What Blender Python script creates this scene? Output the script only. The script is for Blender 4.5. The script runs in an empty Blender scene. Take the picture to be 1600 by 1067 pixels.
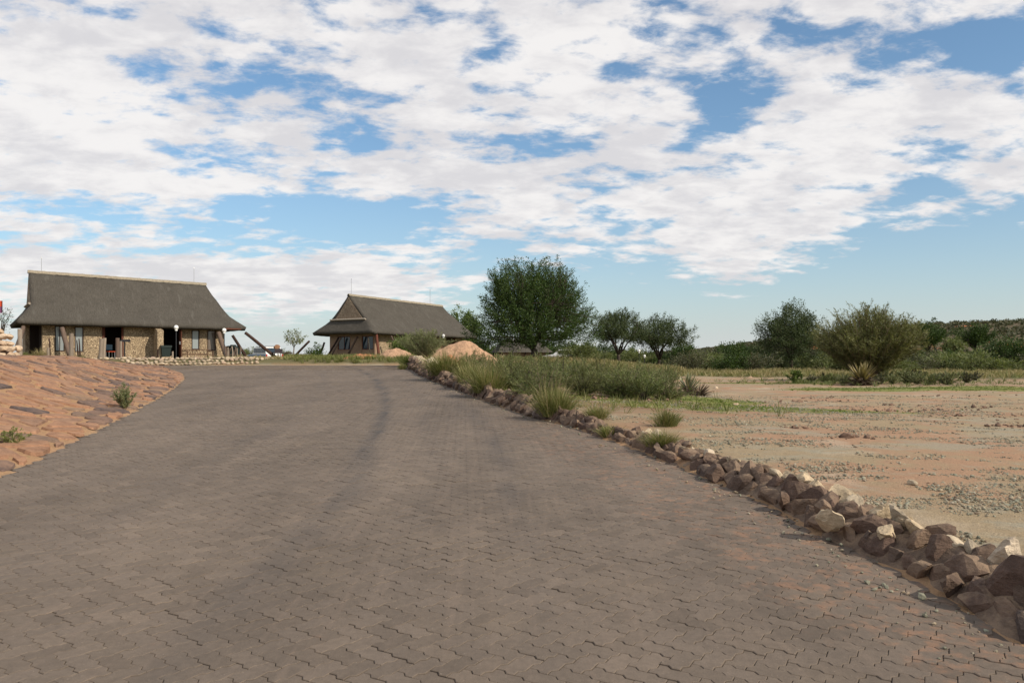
import bpy, bmesh, math, random
import numpy as np
from mathutils import Vector, Matrix, noise as mnoise
random.seed(7); RNG = np.random.default_rng(11)
PI = math.pi
scene = bpy.context.scene
col = scene.collection

# ------------------------------------------------------------------ camera
cam_d = bpy.data.cameras.new('camera'); cam = bpy.data.objects.new('camera', cam_d); col.objects.link(cam)
EYE = 1.6
cam.location = (0, 0, EYE); cam.rotation_euler = (math.radians(90), 0, 0)
cam_d.sensor_width = 36; cam_d.lens = 28; cam_d.shift_y = 0.01656
cam_d.clip_start = 0.05; cam_d.clip_end = 6000
scene.camera = cam
scene.render.engine = 'CYCLES'
scene.view_settings.view_transform = 'Standard'; scene.view_settings.look = 'None'
scene.view_settings.gamma = 1.0; scene.view_settings.exposure = 0.12
scene.view_settings.use_curve_mapping = False
F = 1244.0

# ------------------------------------------------------------------ node helpers
def nd(nt, typ, **kw):
    n = nt.nodes.new(typ)
    for k, v in kw.items(): setattr(n, k, v)
    return n
def setin(nt, sock, v):
    if isinstance(v, bpy.types.NodeSocket): nt.links.new(v, sock)
    elif v is not None:
        if isinstance(v, (tuple, list)) and len(v) == 3 and sock.type == 'RGBA': v = (*v, 1)
        sock.default_value = v
def M(nt, op, a, b=None, c=None, clamp=False):
    n = nd(nt, 'ShaderNodeMath', operation=op, use_clamp=clamp)
    for i, x in enumerate((a, b, c)):
        if x is not None: setin(nt, n.inputs[i], x)
    return n.outputs[0]
def VM(nt, op, a, b=None):
    n = nd(nt, 'ShaderNodeVectorMath', operation=op)
    setin(nt, n.inputs[0], a)
    if b is not None: setin(nt, n.inputs[1], b)
    return n.outputs[0]
def noise(nt, vec, scale, detail=4, rough=.55, dist=0.):
    n = nd(nt, 'ShaderNodeTexNoise'); n.noise_dimensions = '3D'
    setin(nt, n.inputs['Vector'], vec); n.inputs['Scale'].default_value = scale
    n.inputs['Detail'].default_value = detail; n.inputs['Roughness'].default_value = rough
    n.inputs['Distortion'].default_value = dist
    return n.outputs['Fac']
def ss(nt, v, lo, hi):
    n = nd(nt, 'ShaderNodeMapRange', interpolation_type='SMOOTHSTEP')
    setin(nt, n.inputs[0], v); n.inputs[1].default_value = lo; n.inputs[2].default_value = hi
    return n.outputs[0]
def lin(nt, v, lo, hi, a=0., b=1.):
    n = nd(nt, 'ShaderNodeMapRange')
    setin(nt, n.inputs[0], v); n.inputs[1].default_value = lo; n.inputs[2].default_value = hi
    n.inputs[3].default_value = a; n.inputs[4].default_value = b
    return n.outputs[0]
def mix(nt, f, a, b, mode='MIX'):
    n = nd(nt, 'ShaderNodeMix', data_type='RGBA', blend_type=mode)
    setin(nt, n.inputs[0], f); setin(nt, n.inputs[6], a); setin(nt, n.inputs[7], b)
    return n.outputs[2]
def scl(nt, c, f): # multiply a colour by a scalar
    n = nd(nt, 'ShaderNodeVectorMath', operation='SCALE'); setin(nt, n.inputs[0], c); setin(nt, n.inputs['Scale'], f)
    return n.outputs[0]
def bump(nt, h, strength, dist, normal=None):
    n = nd(nt, 'ShaderNodeBump'); n.inputs['Strength'].default_value = strength; n.inputs['Distance'].default_value = dist
    setin(nt, n.inputs['Height'], h)
    if normal is not None: nt.links.new(normal, n.inputs['Normal'])
    return n.outputs[0]

# ------------------------------------------------------------------ sky and sun
SUN_EL = math.radians(36)
SUN_DIR = Vector((math.cos(SUN_EL) * 0.82, -math.cos(SUN_EL) * 0.57, math.sin(SUN_EL))).normalized()
world = bpy.data.worlds.new('World'); scene.world = world; world.use_nodes = True
def build_sky():
    nt = world.node_tree; nt.nodes.clear()
    out = nd(nt, 'ShaderNodeOutputWorld'); bg = nd(nt, 'ShaderNodeBackground')
    bg.inputs['Strength'].default_value = 0.1
    sky = nd(nt, 'ShaderNodeTexSky', sky_type='NISHITA'); sky.sun_disc = False
    sky.sun_elevation = SUN_EL; sky.sun_rotation = math.atan2(SUN_DIR.x, SUN_DIR.y)
    sky.air_density = 1.0; sky.dust_density = 1.2; sky.ozone_density = 1.2
    tc = nd(nt, 'ShaderNodeTexCoord').outputs['Generated']
    sp = nd(nt, 'ShaderNodeSeparateXYZ'); nt.links.new(tc, sp.inputs[0])
    x, y, z = sp.outputs
    zp = M(nt, 'MAXIMUM', z, 0.0)
    zc = M(nt, 'ADD', zp, 0.20)
    cb = nd(nt, 'ShaderNodeCombineXYZ')
    nt.links.new(M(nt, 'DIVIDE', x, zc), cb.inputs[0]); nt.links.new(M(nt, 'DIVIDE', y, zc), cb.inputs[1])
    cb.inputs[2].default_value = 3.7
    P = cb.outputs[0]
    rot = nd(nt, 'ShaderNodeMapping'); rot.inputs['Rotation'].default_value = (0, 0, math.radians(-24)); rot.inputs['Scale'].default_value = (0.85, 1.1, 1)
    nt.links.new(P, rot.inputs['Vector']); P = rot.outputs[0]
    n_big = noise(nt, P, 1.5, 2, .5)
    n_mid = noise(nt, P, 4.4, 3, .5, .12)
    n_puff = noise(nt, P, 10.5, 8, .60, .15)
    yy = M(nt, 'MAXIMUM', y, 0.03)
    tx = M(nt, 'DIVIDE', x, yy); tz = M(nt, 'DIVIDE', z, yy)
    # open and closed places of the cloud sheet: (azimuth, elevation, half sizes, amount), tangents seen from the ground
    blobs = [(1165,130,60,50,-1.0),(1120,185,45,30,-.7),(1240,55,60,35,-.45),(960,120,75,40,-.65),(850,232,60,25,-.6),(930,190,30,25,-.4),
      (555,210,55,35,-.75),(450,140,80,35,-.55),(240,90,90,40,-.55),(160,140,80,35,-.45),(60,30,90,30,-.1),(110,90,120,45,.75),(80,200,120,60,.5),(280,258,60,20,-.6),
      (440,335,120,40,-.95),(600,345,90,38,-1.0),(360,390,110,16,-.5),(60,300,80,18,-.45),(180,330,100,14,-.3),(1550,80,55,45,-.75),(1465,100,45,25,-.5),(1370,125,60,25,-.4),
      (1470,245,90,20,-.7),(1440,295,50,25,-.8),(1560,400,260,55,-1.6),(1400,470,200,50,-1.6),(960,450,170,60,-1.2),(930,345,75,14,-.5),(760,455,90,30,-.6),
      (1250,510,500,30,-1.2),(740,390,60,12,-.3),(500,515,300,16,-.8),(150,470,500,25,.15),(950,60,500,150,.28),(250,220,220,50,.35),(250,290,180,20,.5),
      (1180,300,260,90,.55),(1150,420,110,50,.75),(200,420,300,30,.75),(540,440,170,25,.7),(760,290,150,45,.4),(820,340,100,20,.4),(560,285,110,22,.35),(1370,200,200,45,.4),(700,100,200,80,.3)]
    acc = None
    for (px, py, rx, ry, amp) in blobs:
        ax, az = (px - 800) / F, (560 - py) / F
        a = M(nt, 'MULTIPLY', M(nt, 'SUBTRACT', tx, ax), F / rx)
        b = M(nt, 'MULTIPLY', M(nt, 'SUBTRACT', tz, az), F / ry)
        r2 = M(nt, 'MULTIPLY_ADD', a, a, M(nt, 'MULTIPLY', b, b))
        g = M(nt, 'MULTIPLY', M(nt, 'POWER', 2.0, M(nt, 'MULTIPLY', r2, -1.1)), amp * 0.19)
        acc = g if acc is None else M(nt, 'ADD', acc, g)
    v = M(nt, 'ADD', M(nt, 'MULTIPLY', n_mid, .44), M(nt, 'MULTIPLY', n_big, .22))
    v = M(nt, 'ADD', v, M(nt, 'MULTIPLY', n_puff, .64))
    v = M(nt, 'ADD', v, M(nt, 'MAXIMUM', M(nt, 'MINIMUM', acc, .12), -0.32))
    cover = ss(nt, v, 0.535, 0.70)
    cover = M(nt, 'MULTIPLY', cover, ss(nt, z, 0.0, 0.07))
    n_sh = noise(nt, P, 1.6, 3, .5); n_sh2 = noise(nt, P, 8, 6, .6, .2)
    thick = ss(nt, M(nt, 'ADD', M(nt, 'MULTIPLY', n_sh2, .6), M(nt, 'MULTIPLY', n_sh, .4)), .38, .60)
    ccol = mix(nt, thick, (6.7, 6.55, 6.7), (8.6, 8.35, 8.2))
    base = mix(nt, 1.0, sky.outputs[0], (.86, 1.17, 1.31), 'MULTIPLY')
    haze = M(nt, 'POWER', 2.718, M(nt, 'MULTIPLY', zp, -11.0))
    base = mix(nt, M(nt, 'MULTIPLY', haze, .92), base, (6.5, 6.65, 6.7))
    thin = M(nt, 'MULTIPLY', noise(nt, P, .8, 4, .6), .08)       # veil between the clouds
    base = mix(nt, thin, base, (6.4, 6.6, 6.8))
    c = mix(nt, M(nt, 'MULTIPLY', cover, .96), base, ccol)
    nt.links.new(c, bg.inputs['Color']); nt.links.new(bg.outputs[0], out.inputs[0])
build_sky()
world.cycles.sampling_method = 'MANUAL'; world.cycles.sample_map_resolution = 512
sl = bpy.data.lights.new('sun', 'SUN'); sl.energy = 4.0; sl.angle = math.radians(.6); sl.color = (1.0, .90, .76)
so = bpy.data.objects.new('sun', sl); col.objects.link(so); so.rotation_euler = SUN_DIR.to_track_quat('Z', 'Y').to_euler()

# ------------------------------------------------------------------ tagging and mesh building
def tag(o, label=None, cat=None, group=None, kind=None):
    if label: o['label'] = label
    if cat: o['category'] = cat
    if group: o['group'] = group
    if kind: o['kind'] = kind
    return o
def empty(name, loc=(0, 0, 0), rz=0., label=None, cat=None, group=None):
    o = bpy.data.objects.new(name, None); col.objects.link(o); o.location = loc; o.rotation_euler = (0, 0, rz)
    o.empty_display_size = .3
    return tag(o, label, cat, group)
def link(name, me, parent=None, loc=None, rot=None, scale=None):
    o = bpy.data.objects.new(name, me); col.objects.link(o)
    if parent: o.parent = parent
    if loc is not None: o.location = loc
    if rot is not None: o.rotation_euler = rot
    if scale is not None: o.scale = scale
    return o
def copy_tree(o, parent=None):
    c = o.copy(); col.objects.link(c); c.parent = parent
    for ch in o.children: copy_tree(ch, c)
    return c
class Geo:
    def __init__(s): s.v = []; s.n = 0; s.f = []; s.attr = {}
    def add(s, verts, *faces):
        verts = np.asarray(verts, dtype=np.float32).reshape(-1, 3)
        for fa in faces:
            fa = np.asarray(fa, dtype=np.int64)
            if fa.size: s.f.append(fa + s.n)
        s.v.append(verts); s.n += len(verts)
    def mesh(s, name, mat, smooth=False, attrs=None):
        me = bpy.data.meshes.new(name)
        V = np.concatenate(s.v) if s.v else np.zeros((0, 3), np.float32)
        tot = np.concatenate([np.full(len(f), f.shape[1]) for f in s.f]); idx = np.concatenate([f.ravel() for f in s.f])
        me.vertices.add(len(V)); me.vertices.foreach_set('co', V.ravel())
        me.loops.add(len(idx)); me.loops.foreach_set('vertex_index', idx.astype(np.int32))
        me.polygons.add(len(tot)); st = np.concatenate([[0], np.cumsum(tot)[:-1]])
        me.polygons.foreach_set('loop_start', st.astype(np.int32)); me.polygons.foreach_set('loop_total', tot.astype(np.int32))
        me.polygons.foreach_set('use_smooth', np.full(len(tot), bool(smooth)))
        for k, a in (attrs or {}).items():
            at = me.attributes.new(k, 'FLOAT', 'POINT'); at.data.foreach_set('value', np.asarray(a, np.float32))
        me.materials.append(mat); me.update(); me.validate()
        return me
    def build(s, name, mat, parent=None, smooth=False, loc=None, rot=None, attrs=None):
        return link(name, s.mesh(name, mat, smooth, attrs), parent, loc, rot)
def box(g, c, s, rz=0., ry=0., rx=0.):
    p = np.array([[x, y, z] for x in (-.5, .5) for y in (-.5, .5) for z in (-.5, .5)]) * np.array(s)
    R = np.array(Matrix.Rotation(rz, 3, 'Z') @ Matrix.Rotation(ry, 3, 'Y') @ Matrix.Rotation(rx, 3, 'X'))
    p = p @ R.T + np.array(c)
    g.add(p, [[0, 1, 3, 2], [4, 6, 7, 5], [0, 4, 5, 1], [2, 3, 7, 6], [0, 2, 6, 4], [1, 5, 7, 3]])
def bbox(g, a, b):
    a = np.array(a, float); b = np.array(b, float); box(g, (a + b) / 2, np.abs(b - a))
def tube(g, pts, rad, sides=7, jitter=0.):
    pts = [Vector(p) for p in pts]; n = len(pts)
    if not hasattr(rad, '__len__'): rad = [rad] * n
    up = Vector((0.13, .21, .97)); V = []
    for i, p in enumerate(pts):
        d = (pts[min(i + 1, n - 1)] - pts[max(i - 1, 0)]).normalized()
        a = d.cross(up if abs(d.dot(up)) < .9 else Vector((1, 0, 0))).normalized(); b = d.cross(a)
        for k in range(sides):
            t = 2 * PI * k / sides; r = rad[i] * (1 + random.uniform(-jitter, jitter))
            V.append(p + a * math.cos(t) * r + b * math.sin(t) * r)
    Fq = [[i * sides + k, i * sides + (k + 1) % sides, (i + 1) * sides + (k + 1) % sides, (i + 1) * sides + k] for i in range(n - 1) for k in range(sides)]
    g.add([tuple(v) for v in V], Fq, [list(range(sides))[::-1]], [[(n - 1) * sides + k for k in range(sides)]])
def grid_faces(nr, nc, off=0):
    i, j = np.meshgrid(np.arange(nr - 1), np.arange(nc - 1), indexing='ij')
    a = (i * nc + j).ravel() + off
    return np.stack([a, a + 1, a + nc + 1, a + nc], 1)
def W(px, py, D): return Vector(((px - 800) / F * D, D, EYE + (560 - py) / F * D))

# ------------------------------------------------------------------ terrain functions
def S(t): t = np.clip(t, 0, 1); return t * t * (3 - 2 * t)
def zr(Y):
    Y = np.asarray(Y, float)
    return np.where(Y < 36, .03 * Y, 1.08 + .2 * (1 - np.exp(-(np.maximum(Y, 36) - 36) * .03 / .2)))
_lx = [(0, 745), (50, 724), (100, 700), (200, 650), (250, 622), (275, 606), (290, 592), (287, 584), (250, 572)]
_rx = [(1592, 1015), (1500, 952), (1400, 893), (1280, 836), (1200, 790), (1100, 748), (1000, 706), (940, 685), (880, 664), (830, 652), (760, 628), (700, 604), (660, 588), (636, 573)]
def _gp(px, py): D = 1.6 / ((py - 560) / F + .03); return (D, (px - 800) / F * D)
L_ = [(-6, -6.2), (5, -5.9)] + [_gp(*p) for p in _lx] + [(46, -24.), (60, -26)]
R_ = [(-6, 6.4), (2, 3.7)] + [_gp(*p) for p in _rx] + [(46, -5.2), (52, -3.5), (62, 1), (80, 5), (150, 12), (400, 20)]
LY, LX = np.array(L_).T; RY, RX = np.array(R_).T
def XL(Y): return np.interp(Y, LY, LX)
def XR(Y): return np.interp(Y, RY, RX)
def vn(x, y, s, seed=0):   # cheap smooth value noise
    x = np.asarray(x, float) * s + seed * 17.3; y = np.asarray(y, float) * s + seed * 9.1
    xi = np.floor(x); yi = np.floor(y); fx = S(x - xi); fy = S(y - yi)
    def h(a, b):
        t = np.sin(a * 127.1 + b * 311.7 + seed * 74.7) * 43758.5453; return t - np.floor(t)
    return (h(xi, yi) * (1 - fx) + h(xi + 1, yi) * fx) * (1 - fy) + (h(xi, yi + 1) * (1 - fx) + h(xi + 1, yi + 1) * fx) * fy
ROAD_END = 44.0
def H(x, y):
    x = np.asarray(x, float); y = np.asarray(y, float); x, y = np.broadcast_arrays(x, y)
    xl, xr_, z0 = XL(y), XR(y), zr(y)
    plat = 1.62 + .05 * (vn(x, y, .4, 2) - .5)
    dl = xl - x; dr = x - xr_
    left = z0 + (plat - z0) * S(dl / 5.2) + .05 * S(dl / .25)
    lot = .23 + .19 * S((y - 6) / 9) + .07 * (vn(x, y, .35, 3) - .5) + .05 * (vn(x, y, 1.1, 4) - .5) + .055 * (vn(x * .28 + y * .12, y * 1.5 - x * .10, 1., 8) - .5) * S((y - 9) / 5) * S((60 - y) / 15) + .5 * S((y - 60) / 120)
    top = np.maximum(.22 + .12 * S((y - 6) / 8), z0 + .16 + .12 * S((y - 24) / 12))
    wide = 8 + 8 * S((y - 40) / 25)
    right = top + (lot - top) * S((dr - .6) / wide)
    right = z0 + (right - z0) * S(dr / .42)
    past = S((y - ROAD_END) / 2.2)
    mid = (z0 - .06) * (1 - past) + 1.56 * past
    z = np.where(dl > 0, left, np.where(dr > 0, np.where(y > ROAD_END, 1.56 + (lot - 1.56) * S(dr / wide), right), mid))
    z = np.where((dl > 0) & (y > ROAD_END), z, z)
    # soft blend around the end of the road on its right-hand side
    z = z - .72 * np.exp(-(((x + 20) / 4.5) ** 2 + ((y - 69) / 6) ** 2))
    hill = 8.6 * S((x - .10 * y - 4) / 100) * S((y - 95) / 95) + 1.6 * S((y - 120) / 100) * (vn(x, y, .02, 5))
    hill = hill + 1.6 * S((y - 100) / 80) * S((x - 20) / 60) * (vn(x, y, .045, 6) - .5)
    z = z + hill
    return z
def Hs(x, y): return float(H(x, y))
def G(px, D, dz=0.): X = (px - 800) / F * D; return Vector((X, D, Hs(X, D) + dz))
# ------------------------------------------------------------------ materials
def newmat(name, rough=.9, spec=.2):
    m = bpy.data.materials.new(name); m.use_nodes = True; nt = m.node_tree; b = nt.nodes['Principled BSDF']
    b.inputs['Roughness'].default_value = rough; b.inputs['Specular IOR Level'].default_value = spec
    return m, nt, b
def position(nt): return nd(nt, 'ShaderNodeNewGeometry').outputs['Position']
def objco(nt): return nd(nt, 'ShaderNodeTexCoord').outputs['Object']
def mapped(nt, v, scale=(1, 1, 1), rot=(0, 0, 0)):
    n = nd(nt, 'ShaderNodeMapping'); n.inputs['Scale'].default_value = scale; n.inputs['Rotation'].default_value = rot
    nt.links.new(v, n.inputs['Vector']); return n.outputs[0]
def rnd(nt):
    g = nd(nt, 'ShaderNodeNewGeometry').outputs['Random Per Island']; o = nd(nt, 'ShaderNodeObjectInfo').outputs['Random']
    return M(nt, 'FRACT', M(nt, 'ADD', g, o))
def rnd2(nt, r, k): return M(nt, 'FRACT', M(nt, 'MULTIPLY', r, k))
def attr(nt, name): n = nd(nt, 'ShaderNodeAttribute'); n.attribute_name = name; return n.outputs['Fac']
def ramp(nt, f, stops):
    n = nd(nt, 'ShaderNodeValToRGB'); cr = n.color_ramp
    while len(cr.elements) < len(stops): cr.elements.new(.5)
    for e, (p, c) in zip(cr.elements, stops): e.position = p; e.color = (*c, 1)
    setin(nt, n.inputs[0], f); return n.outputs[0]
def simple(name, c, rough=.8, spec=.3, metal=0., var=0., vs=6.):
    m, nt, b = newmat(name, rough, spec); b.inputs['Metallic'].default_value = metal
    if var:
        n = noise(nt, objco(nt), vs, 5, .6)
        cc = scl(nt, c, lin(nt, n, .3, .7, 1 - var, 1 + var)); nt.links.new(cc, b.inputs['Base Color'])
        nt.links.new(bump(nt, n, .3, .02), b.inputs['Normal'])
    else: b.inputs['Base Color'].default_value = (*c, 1)
    return m

def paver_material(name, joint=False):
    m, nt, b = newmat(name, .82, .3)
    P = position(nt); sp = nd(nt, 'ShaderNodeSeparateXYZ'); nt.links.new(P, sp.inputs[0]); x, y, z = sp.outputs
    r = rnd(nt)
    c = ramp(nt, r, [(0, (.120, .093, .071)), (.35, (.132, .103, .079)), (.7, (.138, .108, .084)), (1, (.150, .116, .088))])
    c = scl(nt, c, lin(nt, rnd2(nt, r, 17.3), 0, 1, .94, 1.06))
    fine = noise(nt, P, 160, 3, .7); med = noise(nt, P, 22, 5, .6); big = noise(nt, mapped(nt, P, (1, .35, 1)), .8, 4, .55)
    c = scl(nt, c, lin(nt, fine, .3, .7, .84, 1.16)); c = scl(nt, c, lin(nt, med, .3, .7, .88, 1.12)); c = scl(nt, c, lin(nt, big, .3, .7, .80, 1.18))
    # worn tyre bands that follow the bend of the drive
    cen = M(nt, 'ADD', x, M(nt, 'MULTIPLY', M(nt, 'MULTIPLY', y, y), .0042))
    wob = M(nt, 'MULTIPLY', M(nt, 'SUBTRACT', noise(nt, mapped(nt, P, (1, .25, 1)), .7, 3, .5), .5), .7)
    cen = M(nt, 'ADD', cen, wob)
    def band(c0, w, a):
        t = M(nt, 'DIVIDE', M(nt, 'SUBTRACT', cen, c0), w)
        return M(nt, 'MULTIPLY', M(nt, 'POWER', 2.718, M(nt, 'MULTIPLY', M(nt, 'MULTIPLY', t, t), -1)), a)
    bands = M(nt, 'ADD', M(nt, 'ADD', band(-1.48, .16, .72), band(.30, .18, .42)), M(nt, 'ADD', band(-3.3, .22, .22), band(-.6, .14, .20)))
    patchy = lin(nt, noise(nt, mapped(nt, P, (2, .5, 1)), 1.2, 4, .6), .35, .65, .1, 1.25); patchy = M(nt, 'MULTIPLY', patchy, lin(nt, y, 4, 12, .35, 1))
    bands = M(nt, 'MULTIPLY', bands, patchy)
    streak = noise(nt, mapped(nt, P, (9, .5, 1)), 1.4, 5, .65)
    c = mix(nt, M(nt, 'MULTIPLY', ss(nt, streak, .50, .70), .26), c, (.20, .15, .115))
    c = mix(nt, bands, c, (.062, .055, .052))
    # red sand blown over the right edge
    sand = ss(nt, M(nt, 'ADD', noise(nt, P, 3.1, 6, .7), M(nt, 'MULTIPLY', ss(nt, M(nt, 'ADD', x, M(nt, 'MULTIPLY', y, .22)), 1.9, 3.4), .26)), .62, .84)
    sand2 = ss(nt, noise(nt, P, 9, 4, .6), .45, .65)
    near = M(nt, 'SUBTRACT', 1.0, ss(nt, y, 7, 20))
    c = mix(nt, M(nt, 'MULTIPLY', M(nt, 'MULTIPLY', sand, sand2), M(nt, 'MULTIPLY', near, .45)), c, (.33, .17, .095))
    dust = ss(nt, noise(nt, P, 1.1, 5, .6), .5, .75)
    c = mix(nt, M(nt, 'MULTIPLY', dust, .22), c, (.215, .165, .115))
    chips = ss(nt, noise(nt, P, 70, 2, .5), .70, .76); c = mix(nt, M(nt, 'MULTIPLY', chips, .5), c, (.33, .27, .22))
    if joint:
        c = mix(nt, .45, scl(nt, c, .80), (.12, .085, .062))
    nt.links.new(c, b.inputs['Base Color'])
    nt.links.new(bump(nt, M(nt, 'ADD', M(nt, 'MULTIPLY', fine, .4), med), .5, .006), b.inputs['Normal'])
    return m
MP = paver_material('paver_concrete'); MPJ = paver_material('joint_sand', True)

def ground_material():
    m, nt, b = newmat('ground_sand', .95, .1)
    P = position(nt); sp = nd(nt, 'ShaderNodeSeparateXYZ'); nt.links.new(P, sp.inputs[0]); x, y, z = sp.outputs
    n1 = noise(nt, P, .28, 6, .6, .4); n2 = noise(nt, P, .9, 6, .62, .5); n3 = noise(nt, P, 14, 5, .65); n4 = noise(nt, P, 75, 3, .7)
    tan = mix(nt, n3, (.27, .205, .125), (.38, .295, .19))
    red = mix(nt, n3, (.32, .195, .12), (.40, .255, .165))
    grey = mix(nt, n3, (.25, .235, .175), (.38, .34, .26))
    c = mix(nt, ss(nt, M(nt, 'ADD', M(nt, 'MULTIPLY', n1, .5), M(nt, 'MULTIPLY', n2, .5)), .455, .56), tan, red)
    ng = noise(nt, mapped(nt, P, (.8, 1.6, 1)), .75, 7, .68, .3)
    c = mix(nt, M(nt, 'MULTIPLY', ss(nt, ng, .51, .62), .75), c, grey)
    pale = ss(nt, noise(nt, P, .5, 5, .6), .57, .68); c = mix(nt, M(nt, 'MULTIPLY', pale, .45), c, (.50, .41, .31))
    c = scl(nt, c, lin(nt, n4, .3, .7, .74, 1.2))
    ruts = ss(nt, noise(nt, mapped(nt, P, (.35, 2.6, 1), (0, 0, .12)), .9, 6, .6), .60, .70)
    rutm = M(nt, 'MULTIPLY', ruts, M(nt, 'MULTIPLY', ss(nt, y, 14, 18), .55)); c = mix(nt, rutm, c, (.15, .10, .07))
    lit = M(nt, 'MULTIPLY', attr(nt, 'litter'), ss(nt, n2, .3, .55)); lc = mix(nt, n3, (.13, .085, .05), (.30, .20, .12)); c = mix(nt, lit, c, lc)
    mo = attr(nt, 'mortar'); mc = mix(nt, noise(nt, P, 3, 5, .6), (.33, .195, .105), (.41, .255, .145)); mc = scl(nt, mc, lin(nt, n3, .3, .7, .85, 1.15))
    c = mix(nt, mo, c, mc)
    gr = attr(nt, 'green'); ge = M(nt, 'MULTIPLY', ss(nt, M(nt, 'ADD', gr, M(nt, 'MULTIPLY', M(nt, 'SUBTRACT', noise(nt, P, 1.6, 6, .7), .5), .9)), .30, .50), ss(nt, n3, .2, .45))
    gc = mix(nt, n2, (.12, .155, .03), (.20, .21, .055)); c = mix(nt, M(nt, 'MULTIPLY', ge, .85), c, gc)
    fld = M(nt, 'MULTIPLY', attr(nt, 'field'), ss(nt, noise(nt, P, .35, 7, .7), .30, .42))
    fc = mix(nt, noise(nt, P, .12, 6, .7), (.075, .082, .035), (.19, .155, .08)); fc = mix(nt, ss(nt, z, 1.4, 3.), fc, mix(nt, noise(nt, P, .3, 6, .7), (.065, .062, .038), (.15, .11, .07))); fc = scl(nt, fc, lin(nt, n3, .3, .7, .7, 1.3))
    c = mix(nt, fld, c, fc)
    hs = M(nt, 'MULTIPLY', ss(nt, z, 2.2, 4.2), ss(nt, noise(nt, P, .09, 5, .6), .62, .66)); c = mix(nt, hs, c, (.42, .15, .06))
    nt.links.new(c, b.inputs['Base Color'])
    hh = M(nt, 'ADD', M(nt, 'MULTIPLY', n3, .8), M(nt, 'MULTIPLY', n4, .5))
    nt.links.new(bump(nt, M(nt, 'ADD', hh, M(nt, 'MULTIPLY', n2, 1.5)), .7, .045), b.inputs['Normal'])
    return m
MG = ground_material()

def stone_material(name, stops, sunlit=None, bs=1., rough=.88):
    m, nt, b = newmat(name, rough, .25)
    P = position(nt); r = rnd(nt); c = ramp(nt, r, stops)
    n1 = noise(nt, P, 5, 6, .65, .5); n2 = noise(nt, P, 38, 5, .7); n3 = noise(nt, mapped(nt, P, (1, 1, 3.2), (.5, .3, .2)), 9, 5, .6)
    c = scl(nt, c, lin(nt, n1, .3, .7, .72, 1.28)); c = scl(nt, c, lin(nt, n2, .3, .7, .84, 1.16)); c = scl(nt, c, lin(nt, n3, .3, .7, .86, 1.14))
    if sunlit:  # sunlit paleness of the tops painted into the colour of upward faces
        nz = nd(nt, 'ShaderNodeSeparateXYZ'); nt.links.new(nd(nt, 'ShaderNodeNewGeometry').outputs['True Normal'], nz.inputs[0])
        f = M(nt, 'MULTIPLY', ss(nt, nz.outputs[2], .35, .9), ss(nt, n1, .38, .6)); c = mix(nt, M(nt, 'MULTIPLY', f, sunlit[1]), c, sunlit[0])
    nt.links.new(c, b.inputs['Base Color'])
    nt.links.new(bump(nt, M(nt, 'ADD', M(nt, 'MULTIPLY', n2, .45), M(nt, 'ADD', n1, n3)), .75 * bs, .03), b.inputs['Normal'])
    return m
MSLAB = stone_material('paving_stone', [(0, (.25, .135, .080)), (.22, (.30, .16, .094)), (.42, (.20, .12, .082)), (.55, (.31, .175, .105)), (.70, (.15, .098, .076)), (.85, (.085, .064, .060)), (1, (.25, .16, .10))], ((.32, .185, .105), .3), .6)
MKERB = stone_material('kerb_rock_purple_brown', [(0, (.105, .072, .054)), (.3, (.145, .096, .070)), (.55, (.12, .078, .060)), (.8, (.185, .125, .085)), (1, (.085, .064, .056))], ((.33, .235, .15), .5), 1.)
MCREAM = stone_material('rock_cream', [(0, (.44, .34, .22)), (.4, (.52, .42, .29)), (.75, (.38, .31, .22)), (1, (.55, .45, .34))], None, 1.)
MPINK = stone_material('rock_pale_pink', [(0, (.46, .34, .23)), (.5, (.53, .41, .29)), (1, (.40, .28, .19))], None, .9)
MCOB = stone_material('cobble_cream', [(0, (.36, .28, .19)), (.4, (.46, .37, .26)), (.8, (.30, .235, .165)), (1, (.42, .30, .22))], None, .5)
MGRAV = stone_material('gravel_grey_green', [(0, (.17, .165, .12)), (.35, (.24, .235, .175)), (.65, (.32, .26, .18)), (.85, (.16, .115, .08)), (1, (.38, .34, .26))], None, .5)
MCLOD = stone_material('soil_clod', [(0, (.11, .07, .05)), (.5, (.16, .10, .07)), (1, (.25, .16, .11))], None, .8)
MMORT = stone_material('mortar_red_sand', [(0, (.19, .125, .088)), (1, (.22, .145, .10))], None, 1.)
MHEAP = stone_material('heap_sand', [(0, (.40, .245, .15)), (1, (.43, .265, .165))], None, 1.4)
MHEAPR = stone_material('heap_red', [(0, (.36, .15, .07)), (1, (.38, .16, .08))], None, 1.4)
MCHALK = stone_material('chalk_bank', [(0, (.52, .43, .28)), (1, (.56, .46, .31))], None, 1.4)

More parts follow.
